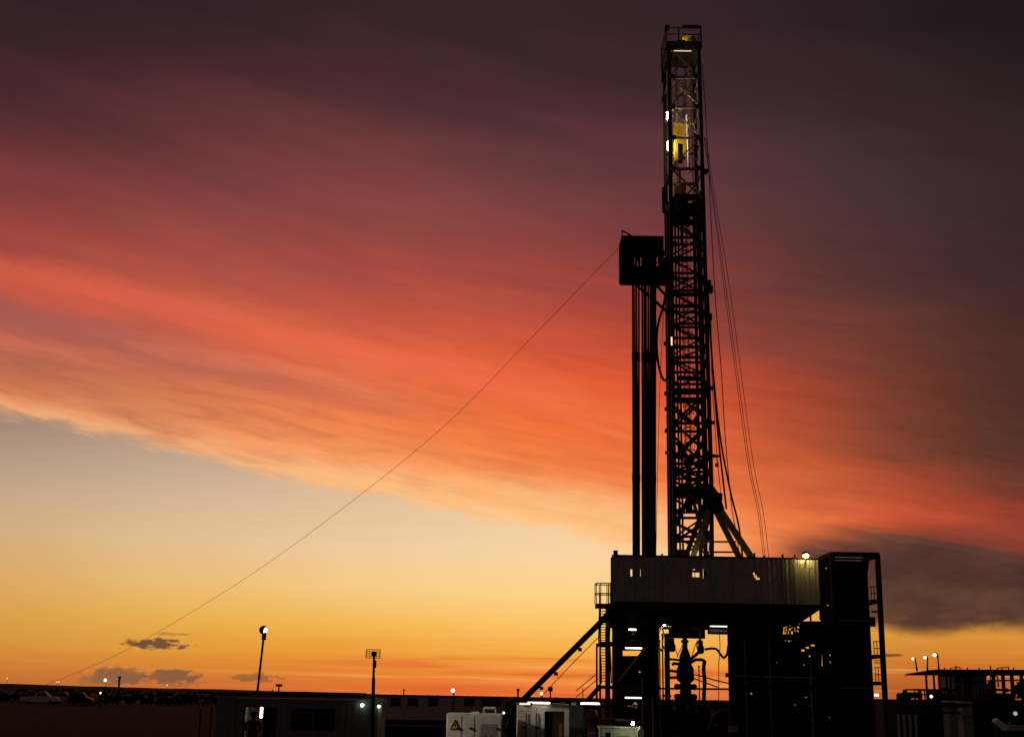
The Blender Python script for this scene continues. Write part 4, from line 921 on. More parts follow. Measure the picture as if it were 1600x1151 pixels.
b = MB(); b.span((dx0-.06, CY_-.04, .15), (dx0, CY_, dzt+.06)); b.span((dx0, CY_-.04, dzt), (dx1, CY_, dzt+.06)); b.build('door_frame', BLACKP, lc)
b = MB(); b.span((wx0, CY_+.02, wz_0), (wx1, CY_+.04, wz_1)); wn = b.build('window', GLASS, lc)
b = MB(); t = .05
for a_, c_ in (((wx0-t, wz_0-t), (wx1+t, wz_0)), ((wx0-t, wz_1), (wx1+t, wz_1+t)), ((wx0-t, wz_0), (wx0, wz_1)), ((wx1, wz_0), (wx1+t, wz_1)), (((wx0+wx1)/2-.02, wz_0), ((wx0+wx1)/2+.02, wz_1))):
    b.span((a_[0], CY_-.05, a_[1]), (c_[0], CY_+.015, c_[1]))
b.build('frame', GREYP, wn)
tube_lamp(W(408.5, 1112, CY_+1.2), .42, 'Z', 'upright lamp tube glowing inside the doorway of the dark cabin', glow('doorway_light', (1, .82, .62), 8), .05)
pe = person((W(396, 1120, CY_+.3).x, CY_+.3, .35), R(25), 'dark clothed person standing in the lit doorway of the dark cabin', CLOTH_R, 'front', HAIR); pe.scale = (1.12, 1.1, 1.02)
def wall_lamp(q, label, m=GREENISH, r=.075):
    o = thing('wall_lamp', q, label, 'lamp'); b = MB(); b.ball(q, r, 12); b.build('bulb', m, o); b = MB(); b.box(q+Vector((0, r+.03, .02)), (r*1.6, .08, r*2.2)); b.build('back_plate', STEEL, o); return o
wall_lamp(W(566, 1101, CY_-.12), 'round greenish lamp on the front wall of the dark cabin')
wall_lamp(W(592, 1103, CY_-.16), 'small lamp on the pale right corner post of the dark cabin', GREENISH, .06)
# awning behind the cabin
aw = thing('site_office', (W(480, 1080, 62).x, 63, 0), 'long low office unit with a dark roof edge behind the dark cabin', 'cabin')
q0, q1 = W(340, 1079, 62), W(590, 1090, 62); zz = W(480, 1081, 62).z
b = MB(); b.span((q0.x, 62, 0), (q1.x, 64.5, zz-.15)); b.build('walls', GREYP, aw); b = MB(); b.span((W(432, 1080, 61.8).x, 61.8, zz-.15), (q1.x-.8, 64.6, zz+.02)); b.span((q0.x, 61.9, zz-.15), (W(432, 1080, 61.8).x, 64.6, zz-.06)); b.build('roof', STEEL, aw)
b = MB(); q = W(436, 1070, 63); b.bar((q.x, 63, zz), q, .06); b.box(q, (.3, .1, .12)); b.bar((q.x-.3, 63, zz), (q.x-.3, 63, q.z-.2), .05); b.build('roof_vent', STEEL, aw)

# floodlight mast (leaning) at the left
fm_t, fm_b = W(413, 986, 55), W(402, 1082, 55)
fm_b = fm_t+(fm_b-fm_t)*(fm_t.z/(fm_t.z-fm_b.z))
fm = thing('floodlight_mast', fm_b, 'leaning floodlight mast with a round lit lamp behind the dark cabin', 'floodlight mast')
b = MB(); b.path([fm_b, lerp(fm_b, fm_t, .55), lerp(fm_b, fm_t, .56), fm_t], .05, 8, [.075, .065, .05, .045]); b.build('pole', STEEL, fm)
d = Vector((.9, -.3, -.22)).normalized(); b = MB()
hp = fm_t+Vector((.0, 0, .05)); b.path([hp-d*.2, hp-d*.12, hp+d*.02, hp+d*.04], .2, 14, [.10, .17, .19, .15]); b.box(fm_t-Vector((0, 0, .2)), (.16, .16, .3)); b.build('lamp_head', STEEL, fm)
b = MB(); b.path([hp+d*.04, hp+d*.08, hp+d*.11], .2, 14, [.14, .11, .05]); b.build('lens', FLOOD, fm)
lamp('flood_beam', 'SPOT', hp+d*.3, 2300, (1, .88, .72), fm, .2, W(760, 1130, 57), 95)
# second, dark-headed antenna mast
am_t, am_b = W(584.5, 1021, 46), W(583, 1150, 46); am_b.z = 0
am = thing('antenna_mast', am_b, 'slim mast carrying a square mesh antenna in front of the dark cabin', 'antenna mast')
b = MB(); b.path([am_b, lerp(am_b, am_t, .8), lerp(am_b, am_t, .805), am_t+Vector((0, 0, .1))], .05, 8, [.07, .06, .045, .04]); b.build('pole', STEEL, am)
b = MB(); a0, a1 = W(572.5, 1014, 46.1), W(593.5, 1027.5, 46.1)
for k in range(5): z = lerp(a0.z, a1.z, k/4); b.bar((a0.x, 46.1, z), (a1.x, 46.1, z), .022)
for k in range(2): x_ = lerp(a0.x, a1.x, k); b.bar((x_, 46.1, a0.z), (x_, 46.1, a1.z), .03)
for k in range(1, 4): x_ = lerp(a0.x, a1.x, k/4); b.bar((x_, 46.1, a0.z), (x_, 46.1, a1.z), .012)
b.build('mesh_panel', GALV, am); b = MB(); b.box(am_t, (.17, .2, .17)); b.build('receiver_box', BLACKP, am); b = MB(); b.box(am_t+Vector((.05, 0, -.35)), (.08, .12, .25)); b.build('cable_box', BLACKP, am)

# white cabinet with a warning sign
GY = 57.0
g0, g1 = W(698, 1112, GY), W(785, 1115, GY); gz = g0.z-.03
gc = thing('generator_cabinet', ((g0.x+g1.x)/2, GY+.8, 0), 'white generator cabinet with a yellow warning triangle on its door', 'generator')
b = MB(); b.span((g0.x, GY, .15), (g1.x, GY+1.7, gz)); b.build('case', WHITE, gc, bevel=.03)
b = MB(); b.span((g0.x-.03, GY-.03, .0), (g1.x+.03, GY+1.73, .15)); b.build('skid', STEEL, gc)
wdt = g1.x-g0.x
for a_, c_ in ((.02, .27), (.29, .5), (.52, .98)):
    b = MB(); b.span((g0.x+wdt*a_, GY-.03, .25), (g0.x+wdt*c_, GY-.002, gz-.1)); dr = b.build('door', WHITE, gc, bevel=.008)
    b = MB(); b.box((g0.x+wdt*(c_-.06), GY-.05, gz-.62), (.12, .05, .08)); b.build('handle', BLACKP, dr)
b = MB()
for k in range(7): b.box((g0.x+wdt*.75, GY-.04, gz-.45-k*.08), (wdt*.3, .02, .02))
b.build('vent_slats', GREYP, gc)
sgx, sgz = W(711, 1130, GY).x, W(711, 1131, GY).z
b = MB(); b.slab([(sgx-.2, sgz-.2), (sgx+.2, sgz-.2), (sgx, sgz+.2)], GY-.045, GY-.034); sg = b.build('warning_sign', YELLOW, gc)
b = MB()
for p, q in (((-.2, -.2), (.2, -.2)), ((.2, -.2), (0, .2)), ((0, .2), (-.2, -.2))): b.bar((sgx+p[0]*.93, GY-.05, sgz+p[1]*.93), (sgx+q[0]*.93, GY-.05, sgz+q[1]*.93), .03, .008)
b.slab([(sgx+.02, sgz+.08), (sgx-.05, sgz-.05), (sgx, sgz-.05), (sgx-.03, sgz-.14), (sgx+.05, sgz-.01), (sgx+.005, sgz-.01)], GY-.052, GY-.046); b.build('warning_symbol', BLACKP, sg)
b = MB(); ra, rb_ = W(756, 1105, GY+.6), W(774, 1112, GY+.6)
b.bar((ra.x, GY+.6, gz), (ra.x, GY+.6, ra.z), .06); b.bar((rb_.x, GY+.6, gz), (rb_.x, GY+.6, ra.z), .06); b.bar((ra.x, GY+.6, ra.z), (rb_.x, GY+.6, ra.z), .09); b.span((W(737, 1110, GY+.6).x, GY+.4, gz), (W(749, 1110, GY+.6).x, GY+.9, gz+.06)); b.build('lifting_frame', WHITE, gc)
wall_lamp(W(787, 1113, GY-.15), 'small bright lamp on the top right corner of the white generator cabinet', FLOOD, .055)
b = MB()
for k, (pxx, pyy) in enumerate(((783, 1108),)): pass
rc = random.Random(4)
for k in range(5):
    rope('power_cable', [(786+rc.uniform(-1, 1), 1113+k*1.5), (792+k*2.2, 1112+rc.uniform(-4, 6)), (797+k*2.0, 1126+rc.uniform(-4, 4)), (793+k*2.8, 1141), (797+k*2.5, 1160)], .05, 'black power cable drooping from the right end of the white generator cabinet', 'cable', GY+.3, 'power cables beside the generator cabinet', RUBBER)
# open container (end on) with its lamp
OY = 59.0
o0, o1 = W(809, 1098, OY), W(889, 1099, OY); oz = o0.z
oc = thing('open_container', ((o0.x+o1.x)/2, OY+3, 0), 'pale container seen end on with one door open and a lamp strip on top', 'container')
def ox(p): return W(p, 1125, OY).x
b = MB(); b.span((o0.x, OY+.1, .12), (o0.x+.06, OY+6, oz-.1)); b.span((o1.x-.06, OY+.1, .12), (o1.x, OY+6, oz-.1)); b.span((o0.x, OY+5.94, .12), (o1.x, OY+6, oz-.1)); b.build('side_wall', CREAM, oc)
b = MB(); b.span((o0.x, OY, oz-.1), (o1.x, OY+6, oz)); b.build('roof', WHITE, oc); b = MB(); b.span((o0.x, OY, 0), (o1.x, OY+6, .12)); b.build('floor', STEEL, oc)
b = MB(); b.span((o0.x, OY-.02, oz-.32), (o1.x, OY+.08, oz-.1)); b.build('header_beam', WHITE, oc)
b = MB(); b.span((ox(810), OY, .15), (ox(849), OY+.06, oz-.33)); dd = b.build('door', WHITE, oc)
b = MB()
for p in (822, 838): b.tube((ox(p), OY-.05, .2), (ox(p), OY-.05, oz-.4), .025)
for p, z in ((820, .95), (838, 1.0), (818, 1.55), (840, 1.55)): b.box((ox(p), OY-.06, z), (.2, .05, .07))
b.build('lock_bar', BLACKP, dd)
b = MB(); b.span((ox(848), OY-.03, .12), (ox(851), OY+.05, oz-.32)); b.span((ox(882), OY-.03, .12), (ox(889), OY+.05, oz-.32)); b.build('corner_post', WHITE, oc)
b = MB(); b.span((ox(864), OY+.5, .12), (ox(882), OY+.56, oz-.33)); b.build('inner_panel', mat('ochre_panel', (.35, .24, .05), .6, 0, .25), oc)
b = MB(); b.box((ox(876), OY+.45, 1.3), (.12, .04, .9)); b.build('notice_strip', WHITE, oc)
tube_lamp(W(842, 1097.5, OY-.25), 1.0, 'X', 'bright tube lamp on the top edge of the pale open container', TUBE, .035)
tube_lamp(W(820, 1099, OY-.28), .5, 'X', 'dimmer tube lamp on the top left edge of the pale open container', DIM, .04)
sp = thing('grey_partition', W(901, 1150, 60), 'plain grey partition standing right of the pale open container', 'partition')
b = MB(); b.span((ox(890)+.02, 60, 0), (W(911, 1125, 60).x, 60.1, W(900, 1101, 60).z)); b.build('sheet', GREYP, sp); b = MB(); b.span((W(893, 1100, 59.9).x, 59.85, W(900, 1101, 60).z), (W(900, 1100, 59.9).x, 60.05, W(900, 1097, 60).z)); b.build('cap', WHITE, sp)
tube_lamp(W(922, 1098.5, 62), 0.9, 'X', 'bright tube lamp hanging between the pale container and the red pump skid', TUBE, .04)
stp = W(914, 1140, 58); b = MB(); b.span((stp.x-.45, 57.6, 0), (stp.x+.45, 58.4, .62)); tag(b.build('step_block', STEEL, loc=(stp.x, 58, 0)), 'low dark step block under the person beside the grey partition', 'step')
person((stp.x, 58, .62), R(-70), 'person in dark work clothes beside the grey partition', CLOTH_D, 'down', HAIR)
rs_ = thing('pump_skid', (W(955, 1130, 64).x, 64, 0), 'dark red pump skid with a pale pipe above the green cabinet', 'pump skid')
b = MB(); b.span((W(921, 1125, 64).x, 63.6, W(950, 1130, 64).z), (W(992, 1125, 64).x, 64.4, W(950, 1122, 64).z)); b.build('frame_beam', MAROON, rs_)
b = MB(); b.span((W(919, 1125, 64).x, 63.6, 0), (W(934, 1125, 64).x, 64.4, W(926, 1117, 64).z)); b.lathe((W(926, 1117, 64).x, 64, W(926, 1117, 64).z), [(0, .3), (.2, .3), (.3, .15)], 14); b.build('motor', MAROON, rs_)
b = MB(); b.tube(W(962, 1124, 63.4), W(976, 1124.5, 63.4), .05); b.tube(W(976, 1125, 63.4), W(990, 1125, 63.4), .04); b.tube(W(932, 1109, 63.6), W(932, 1117, 63.6), .06); b.build('pipework', WHITE, rs_)
for k in range(4):
    b = MB(); b.box((W(925.5, 1141+k*3.4, 62.9).x, 62.9, W(925, 1141+k*3.4, 62.9).z), (.34, .05, .045)); b.build('step', WHITE if k % 2 else GREYP, rs_)
gq = thing('green_cabinet', (W(970, 1140, 58).x, 58, 0), 'pale green lit cabinet with dark louvres at the foot of the rig', 'cabinet')
b = MB(); q0, q1 = W(939, 1134, 58), W(996, 1134, 58); b.span((q0.x, 58, 0), (q1.x, 59.5, q0.z-.06)); b.build('case', GREENP, gq, bevel=.02); b = MB(); b.span((q0.x-.05, 57.9, q0.z-.06), (q1.x+.05, 59.6, q0.z)); b.build('lid', WHITE, gq)
b = MB(); wd_ = q1.x-q0.x
b.span((q0.x+.2, 57.97, .3), (q0.x+.42, 57.998, q0.z-.25)); b.build('louvre', BLACKP, gq)
for k in range(4):
    b = MB(); b.span((q0.x+.7, 57.96, q0.z-.5-k*.22), (q1.x-.35, 57.998, q0.z-.40-k*.22)); b.build('louvre', mat('dark_green', (.1, .12, .06), .6), gq)
q = W(989, 1129.5, 57.1); o = thing('work_lamp', q, 'small bright lamp at the right edge above the green cabinet lid', 'lamp'); b = MB(); b.ball(q, .07, 12); b.build('bulb', glow('cabinet_lamp_light', (.95, 1, .78), 75), o); b = MB(); b.box(q+Vector((0, 0, .1)), (.3, .2, .05)); b.build('hood', STEEL, o); b = MB(); b.path([q+Vector((.1, 0, .1)), q+Vector((.25, .3, .1)), q+Vector((.25, 1.0, -.15))], .025, 6); b.build('arm', STEEL, o)
wp = thing('white_post', W(1001, 1151, 57), 'short white post right of the pale green cabinet', 'post'); q = W(1001, 1134, 57)
b = MB(); b.tube((q.x, 57, 0), q, .07); b.build('shaft', WHITE, wp); b = MB(); b.box((q.x, 57, q.z-.25), (.26, .2, .3)); b.build('junction_box', CREAM, wp)
# thin risers with dull reflections near the left leg
for pxx, y0, lb in ((1003.5, 1062, 'tall thin pale rod in front of the substructure left leg'), (1019.5, 1090, 'short thin pale rod left of the wellhead opening')):
    q = W(pxx, y0, 80); b = MB(); b.path([(q.x, 80, 0), (q.x, 80, q.z)], .035, 8); b.box((q.x, 80, q.z), (.1, .1, .12)); tag(b.build('marker_rod', GREYP, loc=(q.x, 80, 0)), lb, 'rod')

# ------------------------------------------------------------------ low things far left and centre
tr = thing('trailer', (W(692, 1100, 120).x, 120, 0), 'long pale crew trailer with dark windows behind the white generator cabinet', 'trailer')
t0, t1 = W(598, 1086, 120), W(790, 1089, 120); b = MB(); zz = W(690, 1088, 120).z; b.span((t0.x, 120, .5), (t1.x, 123, zz)); b.build('walls', WHITE, tr)
b = MB(); b.span((t0.x-.1, 119.9, zz), (t1.x+.1, 123.1, zz+.12)); b.build('roof', STEEL, tr)
for p in (618, 645, 677, 733, 760, 775):
    b = MB(); q = W(p, 1096, 120); b.span((q.x-.45, 119.95, q.z-.35), (q.x+.45, 119.99, q.z+.35)); b.build('window', GLASS, tr)
b = MB(); b.span((t0.x, 120.2, 0), (t1.x, 122.8, .5)); b.build('skirting', STEEL, tr)
b = MB(); xp0, xp1 = W(596, 1120, 75), W(697, 1120, 75)
for k in range(5): b.tube((xp0.x, 75+.3*k, .95-.02*k+.1*(k % 2)), (xp1.x, 75+.3*k, .95+.1*(k % 2)), .12)
tag(b.build('pipe_stack', MAROON, loc=(xp0.x, 75, .8)), 'low stack of long dark red pipes left of the generator cabinet', 'pipe stack')
tk_ = thing('mud_tank', (W(650, 1130, 72).x, 72, 0), 'low black mud tank in front of the red pipe stack', 'tank'); b = MB(); b.span((W(597, 1130, 72).x, 72, 0), (W(698, 1130, 72).x, 74.3, W(650, 1124, 72).z)); b.build('shell', BLACKP, tk_); b = MB(); b.bar((W(597, 1130, 71.9).x, 71.95, W(650, 1133, 72).z), (W(698, 1130, 71.9).x, 71.95, W(650, 1133, 72).z), .08); b.build('rim', GREYP, tk_)
def lamp_post(pxx, pyy, Y, label, r=.16, m=FAR, pole=True, group=None, drop=0):
    q = W(pxx, pyy, Y); o = thing('lamp_post', (q.x, Y, 0), label, 'lamp post', group)
    b = MB(); b.ball(q, r, 12); b.build('bulb', m, o)
    b = MB(); b.path([(q.x+.05, Y+r, 0), (q.x+.05, Y+r, q.z+r*.6)], .05, 8, [.07, .04]); b.build('pole', STEEL, o)
    b = MB(); b.box((q.x, Y+r*.9, q.z+r*.7), (r*1.6, r*1.2, r*.5)); b.build('hood', STEEL, o); return o
GLP = 'site lamp posts along the horizon'
lamp_post(707.5, 1078, 90, 'bright lamp post above the crew trailer roof left of the pipe ramp', .14, FAR, True, GLP)
lamp_post(846, 1083, 92, 'bright lamp under the thin cable right of the pipe ramp foot', .11, FAR, True, GLP)
lamp_post(164.5, 1062, 260, 'largest white lamp on the far left horizon', .33, FAR, True, GLP)
lamp_post(157, 1082, 190, 'small lamp below the largest one, above the parked vehicles', .15, FAR, True, GLP)
for pxx, pyy, lb in ((11, 1059, 'tiny lamp on the horizon at the far left edge'), (92, 1064.5, 'tiny lamp on the horizon where the escape cable comes down'), (88.5, 1064.8, 'tiny faint lamp beside another at the foot of the escape cable'), (261, 1070, 'tiny lamp on the horizon below the grey cloud bank')):
    lamp_post(pxx, pyy, 420, lb, .2, glow('tiny_lamp_light', (1, .8, .55), 1.2), True, GLP)
def post(pxx, y0, Y, label, wd_=.12, name='marker_post'):
    q = W(pxx, y0, Y); b = MB(); b.bar((q.x, Y, 0), q, wd_); b.box(q, (wd_*1.6, wd_*1.6, wd_*1.2)); tag(b.build(name, STEEL, loc=(q.x, Y, 0)), label, 'post')
post(187, 1057.5, 250, 'lone dark post standing on the horizon right of the largest far lamp', .3)
post(809.5, 1077, 95, 'dark stub post left of the foot of the pipe ramp', .13)
post(631, 1077, 150, 'thin post with a small head above the crew trailer', .12)
for pxx, pyy, lb in ((192, 1097, 'pale round drum, left of two on the dark ground by the vehicles'), (216, 1096.5, 'pale round drum, right of two on the dark ground by the vehicles')):
    q = G(pxx, 1102); o = thing('drum', q, lb, 'drum', 'drums by the parked vehicles'); b = MB(); b.lathe(q, [(0, .3), (.02, .32), (.3, .33), (.32, .35), (.36, .33), (.6, .33), (.62, .35), (.66, .33), (.95, .32), (.97, .28)], 14); b.build('shell', WHITE, o)
q = G(241, 1102); o = thing('marker_cone', q, 'small upright pale marker right of the two drums', 'marker'); b = MB(); b.lathe(q, [(0, .3), (.05, .3), (.06, .2), (1.5, .05)], 10); b.build('cone', WHITE, o); b = MB(); b.lathe(q, [(.55, .152), (.85, .118)], 10); b.build('band', MAROON, o)

for pxx, y0, lb in ((314, 1108, 'faint dark stake on the open ground, left of a pair by the dark cabin'), (331, 1106, 'faint dark stake on the open ground, right of a pair by the dark cabin')):
    post(pxx, y0, 70, lb, .07, 'ground_stake')
# parked vehicles
def vehicle(name, loc, L, Hh, prof, glass, label, cat, paint, face=1, Wd=1.8):
    """prof/glass: side outlines as (x fraction, z fraction); nose towards +x when face = 1"""
    o = thing(name, loc, label, cat, 'vehicles parked on the dark ground'); L0 = Vector(loc)
    def pt(p, y): return L0+Vector(((p[0]-.5)*L*face, y, p[1]*Hh))
    b = MB(); nn = len(prof); vs = []
    for s_ in (-1, -.9, .9, 1):
        for p in prof:
            tuck = 1-.28*max(0, p[1]-.55)/.45
            e = 1 if abs(s_) == .9 else .96
            vs.append(pt((.5+(p[0]-.5)*e, p[1] if abs(s_) == .9 else p[1]*.985), s_*Wd/2*tuck))
    fs = [tuple(range(nn)), tuple(range(3*nn, 4*nn))[::-1]]
    for r_ in range(3):
        for i in range(nn): fs.append((r_*nn+i, r_*nn+(i+1) % nn, (r_+1)*nn+(i+1) % nn, (r_+1)*nn+i))
    b.add(vs, fs); b.build('body', paint, o, smooth=False)
    for s_ in (-1, 1):
        for gl in glass:
            b = MB(); vs = [pt(p, s_*(Wd/2*(1-.28*max(0, p[1]-.55)/.45)+.012)) for p in gl]; v2 = [v-Vector((0, s_*.03, 0)) for v in vs]; m_ = len(gl)
            b.add(vs+v2, [tuple(range(m_)), tuple(range(m_, 2*m_))[::-1]]+[(i, (i+1) % m_, (i+1) % m_+m_, i+m_) for i in range(m_)]); b.build('window', GLASS, o)
        for fx in (.19, .81):
            c = pt((fx, 0), s_*(Wd/2-.1)); c.z = .34
            b = MB(); b.lathe(c, [(-.11, .3), (-.09, .34), (.09, .34), (.11, .3)], 18, 'Y'); wh = b.build('wheel', RUBBER, o); b = MB(); b.lathe(c+Vector((0, s_*.1, 0)), [(-.02, .2), (.02, .2)], 14, 'Y'); b.build('rim', GALV, wh)
        b = MB(); b.box(pt((.985, .46), s_*Wd*.36), (.08, .3, .14)); b.build('headlight', GALV, o)
        b = MB(); b.box(pt((.012, .5), s_*Wd*.38), (.06, .2, .2)); b.build('taillight', MAROON, o)
    return o
PK = [(0, .25), (0, .56), (.36, .57), (.38, .60), (.44, .98), (.6, 1.0), (.66, .96), (.76, .62), (.96, .55), (1, .45), (1, .25), (.9, .18), (.1, .18)]
PKG = [[(.43, .64), (.455, .92), (.53, .93), (.53, .63)], [(.55, .63), (.55, .93), (.64, .91), (.72, .63)]]
SV = [(0, .25), (0, .6), (.04, .92), (.12, 1.0), (.55, 1.0), (.62, .96), (.74, .62), (.95, .55), (1, .45), (1, .24), (.9, .17), (.1, .17)]
SVG = [[(.06, .64), (.09, .9), (.3, .93), (.3, .63)], [(.32, .63), (.32, .93), (.58, .92), (.69, .63)]]
CARW = mat('silver_car_paint', (.75, .73, .7), .35, .2, .08); CARD = mat('dark_car_paint', (.03, .03, .034), .3, .2, .08); CARG = mat('grey_car_paint', (.4, .39, .38), .35, .2, .08)
q = G(62, 1099); sc_ = q.y/F
vehicle('pickup_truck', q, 56*sc_*1.02, 18*sc_, PK, PKG, 'pale pickup truck, leftmost of the parked vehicles', 'pickup', CARW)
q = G(99, 1099); vehicle('parked_car', q, 27*q.y/F+1.2, 17*q.y/F, SV, SVG, 'grey car parked between the pale pickup and the black car', 'car', CARG)
q = G(126, 1101); vehicle('parked_car', q, 38*q.y/F, 18*q.y/F, SV, SVG, 'black car parked right of the grey one', 'car', CARD)
q = G(149, 1099); ld = thing('skid_loader', q, 'small pale yellow loader parked at the right end of the vehicles', 'loader')
b = MB(); k = q.y/F; b.span(q+Vector((-8*k, -.6, .5)), q+Vector((2*k, .6, 1.6))); b.span(q+Vector((-8*k, -.5, 1.6)), q+Vector((-3*k, .5, 2.1))); b.build('cab', YELLOW, ld, bevel=.05)
b = MB(); b.bar(q+Vector((-2*k, -.7, 1.4)), q+Vector((9*k, -.7, 1.2)), .2); b.bar(q+Vector((-2*k, .7, 1.4)), q+Vector((9*k, .7, 1.2)), .2); b.span(q+Vector((8*k, -.9, .2)), q+Vector((11*k, .9, 1.2))); b.build('bucket_arm', GREYP, ld)
for fx in (-6, 0):
    for s_ in (-1, 1): b = MB(); b.lathe(q+Vector((fx*k, s_*.7, .4)), [(-.12, .36), (-.1, .4), (.1, .4), (.12, .36)], 14, 'Y'); b.build('wheel', RUBBER, ld)

# ------------------------------------------------------------------ tank farm on the right
RY = 92
pr = thing('tank_walkway', (W(1520, 1050, RY).x, RY, 0), 'long raised steel walkway carrying three lamps at the right edge', 'walkway')
zz = W(1510, 1049, RY).z; xa, xb = W(1424, 1050, RY).x, W(1640, 1050, RY).x
xk = W(1466, 1050, RY).x
b = MB(); b.slab([(xa, W(1424, 1054, RY).z), (xa, W(1424, 1052, RY).z), (xk, W(1466, 1045, RY).z), (xb, W(1600, 1045, RY).z), (xb, W(1600, 1054, RY).z), (xk, W(1466, 1054, RY).z)], RY, RY+1.6); b.build('deck', STEEL, pr)
for p in (1450, 1462, 1467, 1479, 1485, 1559, 1574, 1581, 1596):
    b = MB(); xx = W(p, 1060, RY+.2).x; b.bar((xx, RY+.2+(p % 3)*.4, 0), (xx, RY+.2+(p % 3)*.4, zz-.2), .12 if p < 1500 else .2); b.build('post', STEEL, pr)
for a_, c_ in ((1485, 1500), (1558, 1576)):
    b = MB(); b.bar(W(a_, 1043, RY+.5), W(c_, 1041.5, RY+.5), .06); b.bar(W(c_, 1041.5, RY+.5), W(c_, 1047, RY+.5), .06); b.bar(W(a_, 1043, RY+.5), W(a_, 1047, RY+.5), .06); b.build('handrail', STEEL, pr)
GF = 'floodlights on the raised walkway'
for pxx, pyy, bx_, by_, lb in ((1427, 1028.5, 1433, 1048, 'leftmost and lowest of three floodlights on the raised walkway'), (1446, 1026.5, 1449, 1047, 'middle one of three floodlights on the raised walkway'), (1461, 1022.5, 1467, 1045, 'rightmost and largest of three floodlights on the raised walkway')):
    q = W(pxx, pyy, RY+.4); base = W(bx_, by_, RY+.4); o = thing('floodlight', base, lb, 'floodlight', GF); d = Vector((-.75, -.55, -.1)).normalized(); big = .12 if pxx < 1440 else .14 if pxx < 1450 else .17
    top = q+Vector((big*1.1, 0, 0)); b = MB(); b.path([base, lerp(base, top, .6), top], .05, 8, [.07, .05, .05]); b.build('pole', STEEL, o)
    b = MB(); b.path([q-d*big*1.3, q-d*big*.6, q, q+d*.03], .2, 14, [big*.5, big*.95, big*1.1, big]); b.build('lamp_head', STEEL, o); b = MB(); b.path([q+d*.03, q+d*.12, q+d*.16], .2, 14, [big*.85, big*.65, big*.25]); b.build('lens', FLOOD, o)
tk = thing('storage_tank', (W(1514, 1070, RY+3).x, RY+3, 0), 'tall olive grey square tank under the raised walkway', 'tank')
q0, q1 = W(1489, 1055, RY+2), W(1541, 1055, RY+2); b = MB(); b.span((q0.x, RY+2, 0), (q1.x, RY+5, q0.z)); b.build('shell', mat('olive_grey', (.13, .125, .085), .6, 0, .3), tk); b = MB()
for k in range(9): xx = lerp(q0.x, q1.x, (k+.5)/9); b.span((xx-.05, RY+1.94, .2), (xx+.05, RY+2, q0.z-.1))
b.build('rib', GREYP, tk); b = MB(); b.span((q0.x-.05, RY+1.9, q0.z-.02), (q1.x+.05, RY+5.05, q0.z+.06)); b.build('lid', STEEL, tk)
for a_, c_, y_, Y, lb in ((1480, 1497, 1096, 84, 'narrow pale ribbed bin, left of two in front of the olive tank'), (1503, 1519, 1098, 82, 'narrow pale ribbed bin, right of two in front of the olive tank')):
    q0, q1 = W(a_, y_, Y), W(c_, y_, Y); o = thing('ribbed_bin', ((q0.x+q1.x)/2, Y+.5, 0), lb, 'bin', 'bins in front of the olive tank'); b = MB(); b.span((q0.x, Y, 0), (q1.x, Y+1, q0.z)); b.build('shell', GREYP, o, bevel=.02); b = MB()
    for k in range(6): xx = lerp(q0.x, q1.x, (k+.5)/6); b.span((xx-.03, Y-.04, .2), (xx+.03, Y-.002, q0.z-.08))
    b.build('rib', GREYP, o); b = MB(); b.span((q0.x-.04, Y-.06, q0.z), (q1.x+.04, Y+1.04, q0.z+.08)); b.build('lid', CREAM, o)
fr_ = thing('railed_platform', (W(1458, 1080, 88).x, 88, 0), 'dark railed platform under the left end of the raised walkway', 'platform')
b = MB(); q0, q1 = W(1430, 1092, 88), W(1492, 1092, 88); b.span((q0.x, 88, 0), (q1.x, 90, q0.z)); b.build('base', STEEL, fr_); b = MB(); zz = W(1460, 1077, 88).z
for Y in (88, 90): b.bar((q0.x, Y, zz), (q1.x, Y, zz), .1); b.bar((q0.x, Y, (zz+q0.z)/2), (q1.x, Y, (zz+q0.z)/2), .07)
for k in range(9): xx = lerp(q0.x, q1.x, k/8); b.bar((xx, 88, q0.z), (xx, 88, zz), .07+.14*(k % 3 == 1))
b.span((W(1461, 1080, 88).x, 88.5, q0.z), (W(1473, 1080, 88).x, 89.5, zz)); b.build('handrail', STEEL, fr_)
GW = 'work lamps among the tanks'
for pxx, pyy, Y, r, lb in ((1455, 1087.5, 86, .10, 'bright work lamp below the three floodlights'), (1563, 1087, 81.5, .13, 'bright work lamp at the right between the walkway posts')):
    o = wall_lamp(W(pxx, pyy, Y), lb, FLOOD, r); o['group'] = GW
o = wall_lamp(W(1586.5, 1114, 70), 'dull greenish lamp near the right edge above the pale pump guard', glow('dull_lamp_light', (.9, .95, .7), .42), .11); o['group'] = GW
mp = thing('mud_pump', (W(1416, 1110, 86).x, 86, 0), 'dark mud pump with an upright stack right of the tall tower', 'pump')
b = MB(); b.span((W(1400, 1110, 86).x, 86, 0), (W(1440, 1110, 86).x, 88, W(1420, 1098, 86).z)); b.lathe((W(1404, 1095, 87).x, 87, W(1415, 1094, 86).z), [(0, .5), (.5*1.4, .5)], 14, 'X'); b.build('pump_body', STEEL, mp)
b = MB(); b.path([W(1413.5, 1098, 86.4), W(1413.5, 1086, 86.4), W(1414, 1077, 86.4)], .2, 12, [.34, .22, .13]); b.build('stack', STEEL, mp); b = MB(); b.span(W(1407, 1090, 86.3), W(1429, 1084, 87.2)); b.span(W(1419, 1086, 86.2), W(1431, 1081, 87)); b.build('gear_cover', mat('teal_paint', (.03, .07, .065), .6), mp)
for k in range(4): b = MB(); xx = W(1404+k*9, 1110, 85.8).x; b.tube((xx, 85.9, 0), (xx, 85.9, 2.2), .1); b.build('valve_pot', GREYP, mp)
